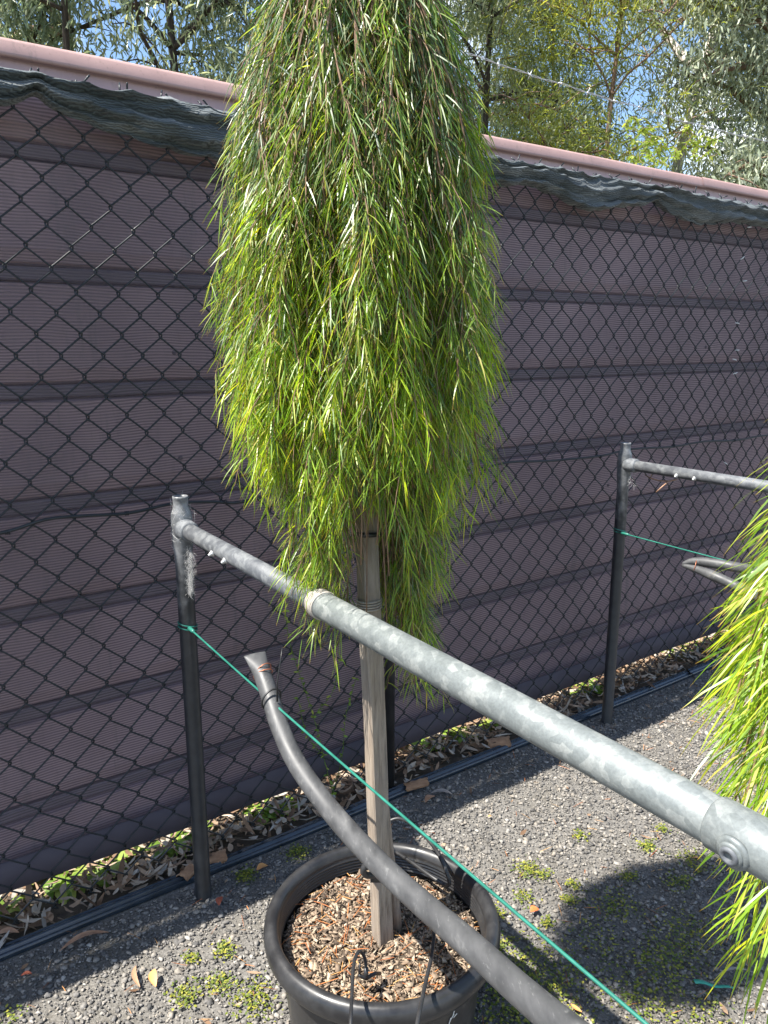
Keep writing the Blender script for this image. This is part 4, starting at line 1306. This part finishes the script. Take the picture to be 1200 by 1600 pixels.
# moss and tiny clover on the gravel
pp = []
for (px, py, r, n) in [(395, 1565, .055, 420), (340, 1540, .03, 120), (290, 1560, .035, 150), (350, 1488, .028, 110), (300, 1500, .02, 60), (465, 1335, .03, 170), (385, 1372, .03, 160), (825, 1362, .032, 150), (850, 1370, .02, 60), (905, 1308, .02, 60),
                       (1010, 1325, .03, 110), (1035, 1298, .02, 60), (980, 1372, .025, 80), (1080, 1350, .05, 150), (1060, 1380, .04, 110), (895, 1385, .02, 60), (820, 1405, .03, 70), (890, 1410, .02, 70), (855, 1446, .02, 60),
                       (840, 1520, .10, 900), (800, 1580, .10, 900), (870, 1585, .09, 500), (1040, 1500, .09, 700), (1010, 1560, .08, 500), (1080, 1460, .08, 350), (930, 1480, .08, 260), (960, 1420, .07, 200), (1100, 1590, .06, 200), (780, 1480, .04, 200), (770, 1430, .03, 100), (20, 1590, .03, 40)]:
    c = at_z(px, py, 0)
    for k in range(n if n < 180 or py < 1450 else n // 2):
        q = random.gauss(0, .55), random.gauss(0, .55)
        pp.append((c.x + q[0] * r, c.y + q[1] * r, random.uniform(.006, .013)))
P = np.array(pp); N = len(P)
a = RNG.random(N) * 6.283
me = strip_leaves('moss', P, np.stack([np.cos(a), np.sin(a), .4 * RNG.random(N)], 1), np.stack([-np.sin(a), np.cos(a), .3 * RNG.standard_normal(N)], 1), .004 + .005 * RNG.random(N), .003 + .0035 * RNG.random(N), .1 * RNG.random(N), RNG.random(N), prof=(.4, 1, .9, .3))
set_props(link('moss', me, M['moss']), 'yellow green moss and tiny clover in patches on the gravel', 'moss', kind='stuff')

# single fallen leaves and scraps
def fallen(px, py, L, W, ang, mat, name, label, cat, z=0.012, curl=.25, lift=0.0, thick=0.0006):
    c = at_z(px, py, 0); n = 10
    ca, sa = math.cos(ang), math.sin(ang)
    mb = MB()
    for side in (0, 1):
        for i in range(n + 1):
            t = i / n
            w = W * .5 * math.sin(math.pi * min(1, t * .96 + .02)) ** .8
            x = (t - .5) * L; bend = .12 * L * math.sin(t * 3.1)
            zz = z + curl * L * .25 * math.sin(t * 3.14) + lift * t * L
            for k, sg in enumerate((-1, 0, 1)):
                y = sg * w + bend
                zz2 = zz + (abs(sg) * w * .35) + side * thick
                mb.v.append(Vector((c.x + x * ca - y * sa, c.y + x * sa + y * ca, zz2)))
    for side in (0, 1):
        o_ = side * (n + 1) * 3
        for i in range(n):
            for k in range(2):
                f_ = (o_ + i * 3 + k, o_ + i * 3 + k + 1, o_ + (i + 1) * 3 + k + 1, o_ + (i + 1) * 3 + k)
                mb.f.append(f_ if side else f_[::-1])
    return set_props(link(name, mb.mesh(name), mat), label, cat)
fallen(243, 1537, .045, .02, 1.9, M['orange_leaf'], 'fallen_leaf', 'pointed pale orange leaf lying alone on the gravel, lower left', 'leaf', lift=.2)
fallen(133, 1478, .12, .018, .55, M['tan_leaf'], 'fallen_leaf', 'long narrow brown leaf on the gravel against the edging at left', 'leaf')
fallen(12, 1476, .06, .02, .2, M['tan_leaf'], 'fallen_leaf', 'curled reddish brown leaf behind the edging at the far left', 'leaf', z=.03)
fallen(410, 1362, .035, .022, .6, M['orange_leaf'], 'fallen_leaf', 'small tan leaf between the edging and the pot', 'leaf')
fallen(345, 1414, .034, .018, 1.5, M['red_leaf'], 'fallen_leaf', 'small dark red leaf at the foot of the near post', 'leaf')
fallen(216, 1532, .07, .012, 2.0, M['tan_leaf'], 'fallen_leaf', 'thin curled brown leaf left of the pointed orange one', 'leaf')
fallen(42, 1530, .025, .012, .2, M['red_leaf'], 'fallen_leaf', 'tiny red brown leaf in the fence shadow, lower left', 'leaf')
fallen(690, 1245, .07, .02, -.1, M['grey_leaf'], 'fallen_leaf', 'greyish dry leaf in the shadow behind the pot', 'leaf')
fallen(672, 1254, .05, .022, .8, M['tan_leaf'], 'fallen_leaf', 'brown leaf in the shadow just behind the stake', 'leaf')
fallen(835, 1430, .026, .022, .4, M['scarlet'], 'fallen_petal', 'bright orange red petal on the gravel right of the pot', 'petal', z=.014)
fallen(1067, 1281, .03, .022, 1.2, M['green_leaf'], 'fallen_leaf', 'small bright green leaf on the gravel under the near rail', 'leaf')
fallen(765, 1281 + 0, .012, .008, .3, M['orange_leaf'], 'fallen_leaf', 'tiny orange scrap on the gravel behind the pot', 'leaf')
fallen(900, 1582, .03, .010, 2.3, M['orange_leaf'], 'fallen_leaf', 'small orange bark scrap beside the thick black pipe', 'leaf')
fallen(1150, 1530, .10, .008, .05, M['grey_leaf'], 'fallen_twig', 'thin pale stick lying in the shrub shadow, lower right', 'stick')
mb = MB()
c = at_z(1115, 1547, 0)
for i in range(9):
    t = i / 8; w = 0.0065 * (1 - .5 * t)
    for sg in (-1, 1):
        for th in (0, .0006):
            mb.v.append(c + Vector(((t - .5) * .085, -.02 * (t - .5) + sg * w, .014 + .003 * math.sin(t * 9) + th)))
for i in range(8):
    b0 = i * 4
    for q in ((0, 2, 6, 4), (1, 5, 7, 3), (0, 4, 5, 1), (2, 3, 7, 6)):
        mb.f.append(tuple(b0 + x for x in q))
set_props(link('plastic_strip', mb.mesh('plastic_strip'), simple('green_plastic', [(0.3, (0.04, 0.30, 0.20)), (0.7, (0.07, 0.42, 0.29))], 30, 0.4, 0, 0.1)), 'torn green plastic strip on the ground at lower right', 'plastic scrap')
# curved pieces of fallen bark
def bark(px, py, L, R, ang, arc, label, tilt=0.1):
    c = at_z(px, py, 0.02); mb = MB(); n = 8; K = 9
    ca, sa = math.cos(ang), math.sin(ang)
    for sh in (0, 1):
        for i in range(n + 1):
            t = i / n - .5
            for k in range(K):
                a = (k / (K - 1) - .5) * arc + math.pi / 2
                r = R - sh * .003 + .0015 * math.sin(i * 2 + k)
                x = t * L * (1 + .08 * math.sin(k * 2.1)); y = r * math.cos(a); z = r * math.sin(a) - R * .4 + t * tilt * L
                mb.v.append(c + Vector((x * ca - y * sa, x * sa + y * ca, z)))
    m_ = (n + 1) * K
    for sh in (0, 1):
        for i in range(n):
            for k in range(K - 1):
                f_ = (sh * m_ + i * K + k, sh * m_ + (i + 1) * K + k, sh * m_ + (i + 1) * K + k + 1, sh * m_ + i * K + k + 1)
                mb.f.append(f_ if sh == 0 else f_[::-1])
    for i in range(n):
        for k in (0, K - 1):
            f_ = (i * K + k, (i + 1) * K + k, m_ + (i + 1) * K + k, m_ + i * K + k); mb.f.append(f_)
    for k in range(K - 1):
        for i in (0, n):
            mb.f.append((i * K + k, i * K + k + 1, m_ + i * K + k + 1, m_ + i * K + k))
    return set_props(link('bark_piece', mb.mesh('bark_piece'), M['bark_piece']), label, 'bark')
bark(338, 1340, .055, .024, .4, 2.9, 'curled brown bark piece behind the near post')
bark(292, 1365, .045, .022, 1.1, 2.4, 'reddish bark piece on the litter left of the near post')
bark(778, 1160, .085, .028, .1, 3.4, 'thick brown roll of bark behind the edging, right of the stake')
bark(650, 1226, .08, .022, .3, 2.6, 'flat grey brown bark curl behind the edging near the stake')
bark(855, 1110, .06, .02, .8, 2.2, 'small brown bark curl behind the edging left of the far post')

# little creeper in the mesh behind the poly pipe
rng = random.Random(5)
cr = empty('creeper', at_fence(470, 1170, MD - .02), 'sparse small-leaved green creeper climbing the chain link behind the black pipe', 'creeper')
mb = MB(); Bs = []; Ds = []
for pts in ([(520, 1240), (505, 1180), (490, 1120), (470, 1060), (452, 1000), (445, 945)], [(520, 1240), (535, 1180), (540, 1120), (556, 1060)], [(505, 1180), (480, 1150), (465, 1090)], [(490, 1120), (520, 1080), (530, 1030)]):
    path = smooth_path([at_fence(x, y, MD - .02) for x, y in pts], 6)
    link('stem', MB().tube(path, .0009, 4).mesh('stem'), M['weed'], cr)
    for p in path:
        for k in range(2):
            Bs.append(tuple(p)); a = rng.random() * 6.28; Ds.append((math.cos(a), math.sin(a), rng.uniform(-.8, .4)))
N = len(Bs)
me = strip_leaves('leaves', np.array(Bs), np.array(Ds), RNG.standard_normal((N, 3)), .008 + .010 * RNG.random(N), .005 + .004 * RNG.random(N), .2 * RNG.random(N), RNG.random(N), prof=(.3, 1, .8, .1))
set_props(link('leaves', me, M['weed'], cr), kind='stuff')
# lime vine hanging over the steel fence
vn = empty('vine', at_fence(1000, 240, 2.05), 'yellow green vine spilling over the steel fence top at right', 'vine')
mb = MB(); Bs = []; Ds = []
for k in range(16):
    x0 = rng.uniform(960, 1100); y0 = rng.uniform(185, 250)
    p0 = at_fence(x0, y0, rng.uniform(2.1, 2.3))
    path = [p0]
    for j in range(7):
        path.append(path[-1] + Vector((rng.uniform(-.03, .03), rng.uniform(-.03, .02), rng.uniform(-.035, .02))))
    path = smooth_path(path, 3)
    link('stem', MB().tube(path, .0012, 4).mesh('stem'), M['twig'], vn)
    for p in path:
        for q in range(2):
            Bs.append(tuple(p)); a = rng.random() * 6.28; Ds.append((math.cos(a), math.sin(a), rng.uniform(-1, .1)))
N = len(Bs)
me = strip_leaves('leaves', np.array(Bs), np.array(Ds), RNG.standard_normal((N, 3)), .012 + .018 * RNG.random(N), .005 + .006 * RNG.random(N), .3 * RNG.random(N), RNG.random(N), prof=(.3, 1, .8, .1))
set_props(link('leaves', me, M['vine'], vn), kind='stuff')

# ------------------------------------------------------------------ trees
def tree(base, label, trunk_pts, r0, bark_m, leaf_m, nlimb, zlo, H, crown_r, nleaf, leaf_L, leaf_W, seed, droop=0.9, cat='tree', clump=.32, name='gum_tree', limb_r=.35, up=(.2, .9)):
    rng = random.Random(seed); nr = np.random.default_rng(seed)
    nleaf = int(nleaf * 2.4); leaf_L *= .8; leaf_W *= .9
    B = Vector(base)
    root = empty(name, B, label, cat, 'trees behind the fences')
    mb = MB()
    tp = smooth_path([B + Vector(p) for p in trunk_pts], 6)
    n = len(tp)
    mb.tube(tp, [r0 * (1 - .75 * i / (n - 1)) for i in range(n)], 12)
    link('trunk', mb.mesh('trunk'), bark_m, root)
    mb = MB(); tips = []
    for k in range(nlimb):
        z = rng.uniform(zlo, H)
        i0 = min(range(n), key=lambda i: abs(tp[i].z - z)); p = tp[i0]
        if z > tp[-1].z: p = tp[-1]
        a = rng.random() * 6.283
        R = crown_r * rng.uniform(.5, 1.1)
        d = Vector((math.cos(a), math.sin(a), rng.uniform(*up)))
        path = [p]
        seg = 6
        for j in range(seg):
            d = (d + Vector((rng.uniform(-.35, .35), rng.uniform(-.35, .35), rng.uniform(-.3, .15)))).normalized()
            path.append(path[-1] + d * R / seg)
        path = smooth_path(path, 3)
        mm_ = len(path)
        mb.tube(path, [r0 * limb_r * (1 - .85 * i / (mm_ - 1)) + .003 for i in range(mm_)], 7)
        for f_ in (mm_ // 3, mm_ // 2, 2 * mm_ // 3, mm_ - 4, mm_ - 1):
            q = path[f_]
            for w in range(2):
                dd = Vector((rng.uniform(-1, 1), rng.uniform(-1, 1), rng.uniform(-.6, .7))).normalized()
                e = q + dd * rng.uniform(.15, .5)
                mb.tube([q, q.lerp(e, .5) + Vector((0, 0, .03)), e], [.009, .006, .003], 4)
                tips.append(e)
                tips.append(q.lerp(e, .6))
    link('limbs', mb.mesh('limbs'), bark_m, root)
    T = np.array([tuple(t) for t in tips])
    wgt = nr.random(len(T)) ** 1.5; wgt /= wgt.sum()
    idx = nr.choice(len(T), nleaf, p=wgt)
    P = T[idx] + nr.standard_normal((nleaf, 3)) * np.array([clump, clump, clump * .9]) * .5
    keep = P[:, 2] > 1.3
    P = P[keep]; idx = idx[keep]; N = len(P)
    cl = nr.random(len(T))[idx]
    D = nr.standard_normal((N, 3)) * .75 + np.array([0, 0, -droop])
    S = nr.standard_normal((N, 3))
    L = leaf_L * (.6 + .7 * nr.random(N)); W = leaf_W * (.7 + .6 * nr.random(N))
    D = norm(D); S = norm(S - D * np.sum(S * D, axis=1, keepdims=True))
    bend = np.cross(D, S) * (L * .08)[:, None]
    V = np.stack([P, P + D * (L * .4)[:, None] - S * (W * .5)[:, None] + bend, P + D * (L * .4)[:, None] + S * (W * .5)[:, None] + bend, P + D * L[:, None] + np.array([0, 0, -.12]) * L[:, None]], 1)
    me = bulk_mesh('crown', V, [(0, 1, 3), (0, 3, 2)], {'rnd': np.clip(.25 * cl + .75 * nr.random(N), 0, 1)})
    set_props(link('crown', me, leaf_m, root), kind='stuff')
    return root
def tb(px, Y):
    """ground point under photograph column px, Y metres ahead"""
    u = (px - 600) / FPX
    return Vector((u * (Y * CP - 1.0 * SP), Y, 0))
st = lambda dx, H, k=0.0: [(0, 0, 0), (dx * .25 + k, 0, H * .25), (dx * .5 - k, 0.1, H * .5), (dx * .8, 0, H * .8), (dx, 0, H)]
tree(tb(78, 6.4), 'gum tree with a dark slender trunk above the fence at far left', st(.35, 6.5), .042, M['bark_dark'], M['gum_b'], 24, 3.9, 6.5, 1.9, 5500, .13, .022, 21)
tree(tb(118, 8.2), 'gum tree with a thick orange brown trunk, second from the left', st(.1, 8), .075, M['bark_brown'], M['gum_a'], 34, 4.3, 8, 2.6, 9000, .13, .022, 22)
tree(tb(-70, 8.0), 'grey green gum tree filling the top left corner', st(.3, 8), .06, M['bark_brown'], M['gum_a'], 30, 2.3, 8, 2.5, 8000, .13, .022, 23)
tree(tb(300, 7.0), 'dense grey green gum with dark branches left of the weeping shrub', st(-.2, 7), .055, M['bark_dark'], M['gum_a'], 36, 2.0, 6.5, 1.9, 10500, .12, .02, 24)
tree(tb(386, 6.0), 'pale smooth-barked gum whose white trunk leans behind the weeping shrub', [(0, 0, 0), (.02, 0, 1.2), (.08, 0, 2.6), (.55, .1, 4.0), (.8, .2, 6.2)], .09, M['bark_pale'], M['gum_b'], 12, 3.6, 6.5, 1.6, 3500, .12, .02, 25)
tree(tb(560, 8.5), 'dark leafy gum directly behind the weeping shrub', st(.2, 8), .06, M['bark_dark'], M['gum_a'], 30, 2.2, 7.5, 2.3, 7000, .12, .02, 26)
tree(tb(745, 9.0), 'dense dark grey gum just right of the weeping shrub', st(.15, 8), .05, M['bark_dark'], M['gum_a'], 44, 2.2, 8, 1.8, 12000, .12, .02, 27)
tree(tb(700, 11.0), 'taller gum with paler leaves behind the dense dark grey one', st(-.4, 9), .06, M['bark_brown'], M['gum_a'], 26, 2.8, 9, 2.5, 5000, .12, .02, 28)
tree(tb(915, 8.0), 'slender yellow green feathery tree between the darker gums', st(.5, 7.5, .05), .035, M['bark_brown'], M['wattle'], 36, 1.9, 7.5, 1.4, 12500, .13, .005, 29, droop=.5, name='feathery_tree', limb_r=.25, up=(.5, 1.6))
tree(tb(870, 10.5), 'second thin yellowish feathery tree, right of the first', st(-.3, 8, -.05), .035, M['bark_brown'], M['wattle'], 28, 1.9, 7, 1.2, 9000, .14, .006, 30, droop=.5, name='feathery_tree', limb_r=.25, up=(.5, 1.6))
tree(tb(1030, 10.0), 'pale forked gum with bare smooth limbs at upper right', [(0, 0, 0), (.0, 0, 2), (.15, 0, 3.6), (.5, .1, 5.2), (.7, .2, 8)], .10, M['bark_pale'], M['gum_a'], 20, 4.6, 8.5, 2.6, 7000, .13, .022, 31, limb_r=.6, up=(.7, 1.6))
tree(tb(1180, 8.2), 'silvery broad-leaved gum at the right edge, low over the fence', st(.2, 6), .10, M['bark_brown'], M['gum_c'], 46, 1.9, 5.2, 1.7, 17000, .10, .024, 32)
tree(tb(1075, 9.2), 'low silvery sapling bushing over the fence top at right', st(.1, 3.0), .05, M['bark_brown'], M['gum_c'], 30, 1.7, 2.9, 1.0, 7000, .11, .026, 33, clump=.28)
tree(tb(1300, 11.0), 'dark gum rising behind the silvery one at the right edge', st(-.3, 9), .13, M['bark_dark'], M['gum_b'], 40, 3.0, 9, 2.6, 13000, .13, .022, 34)
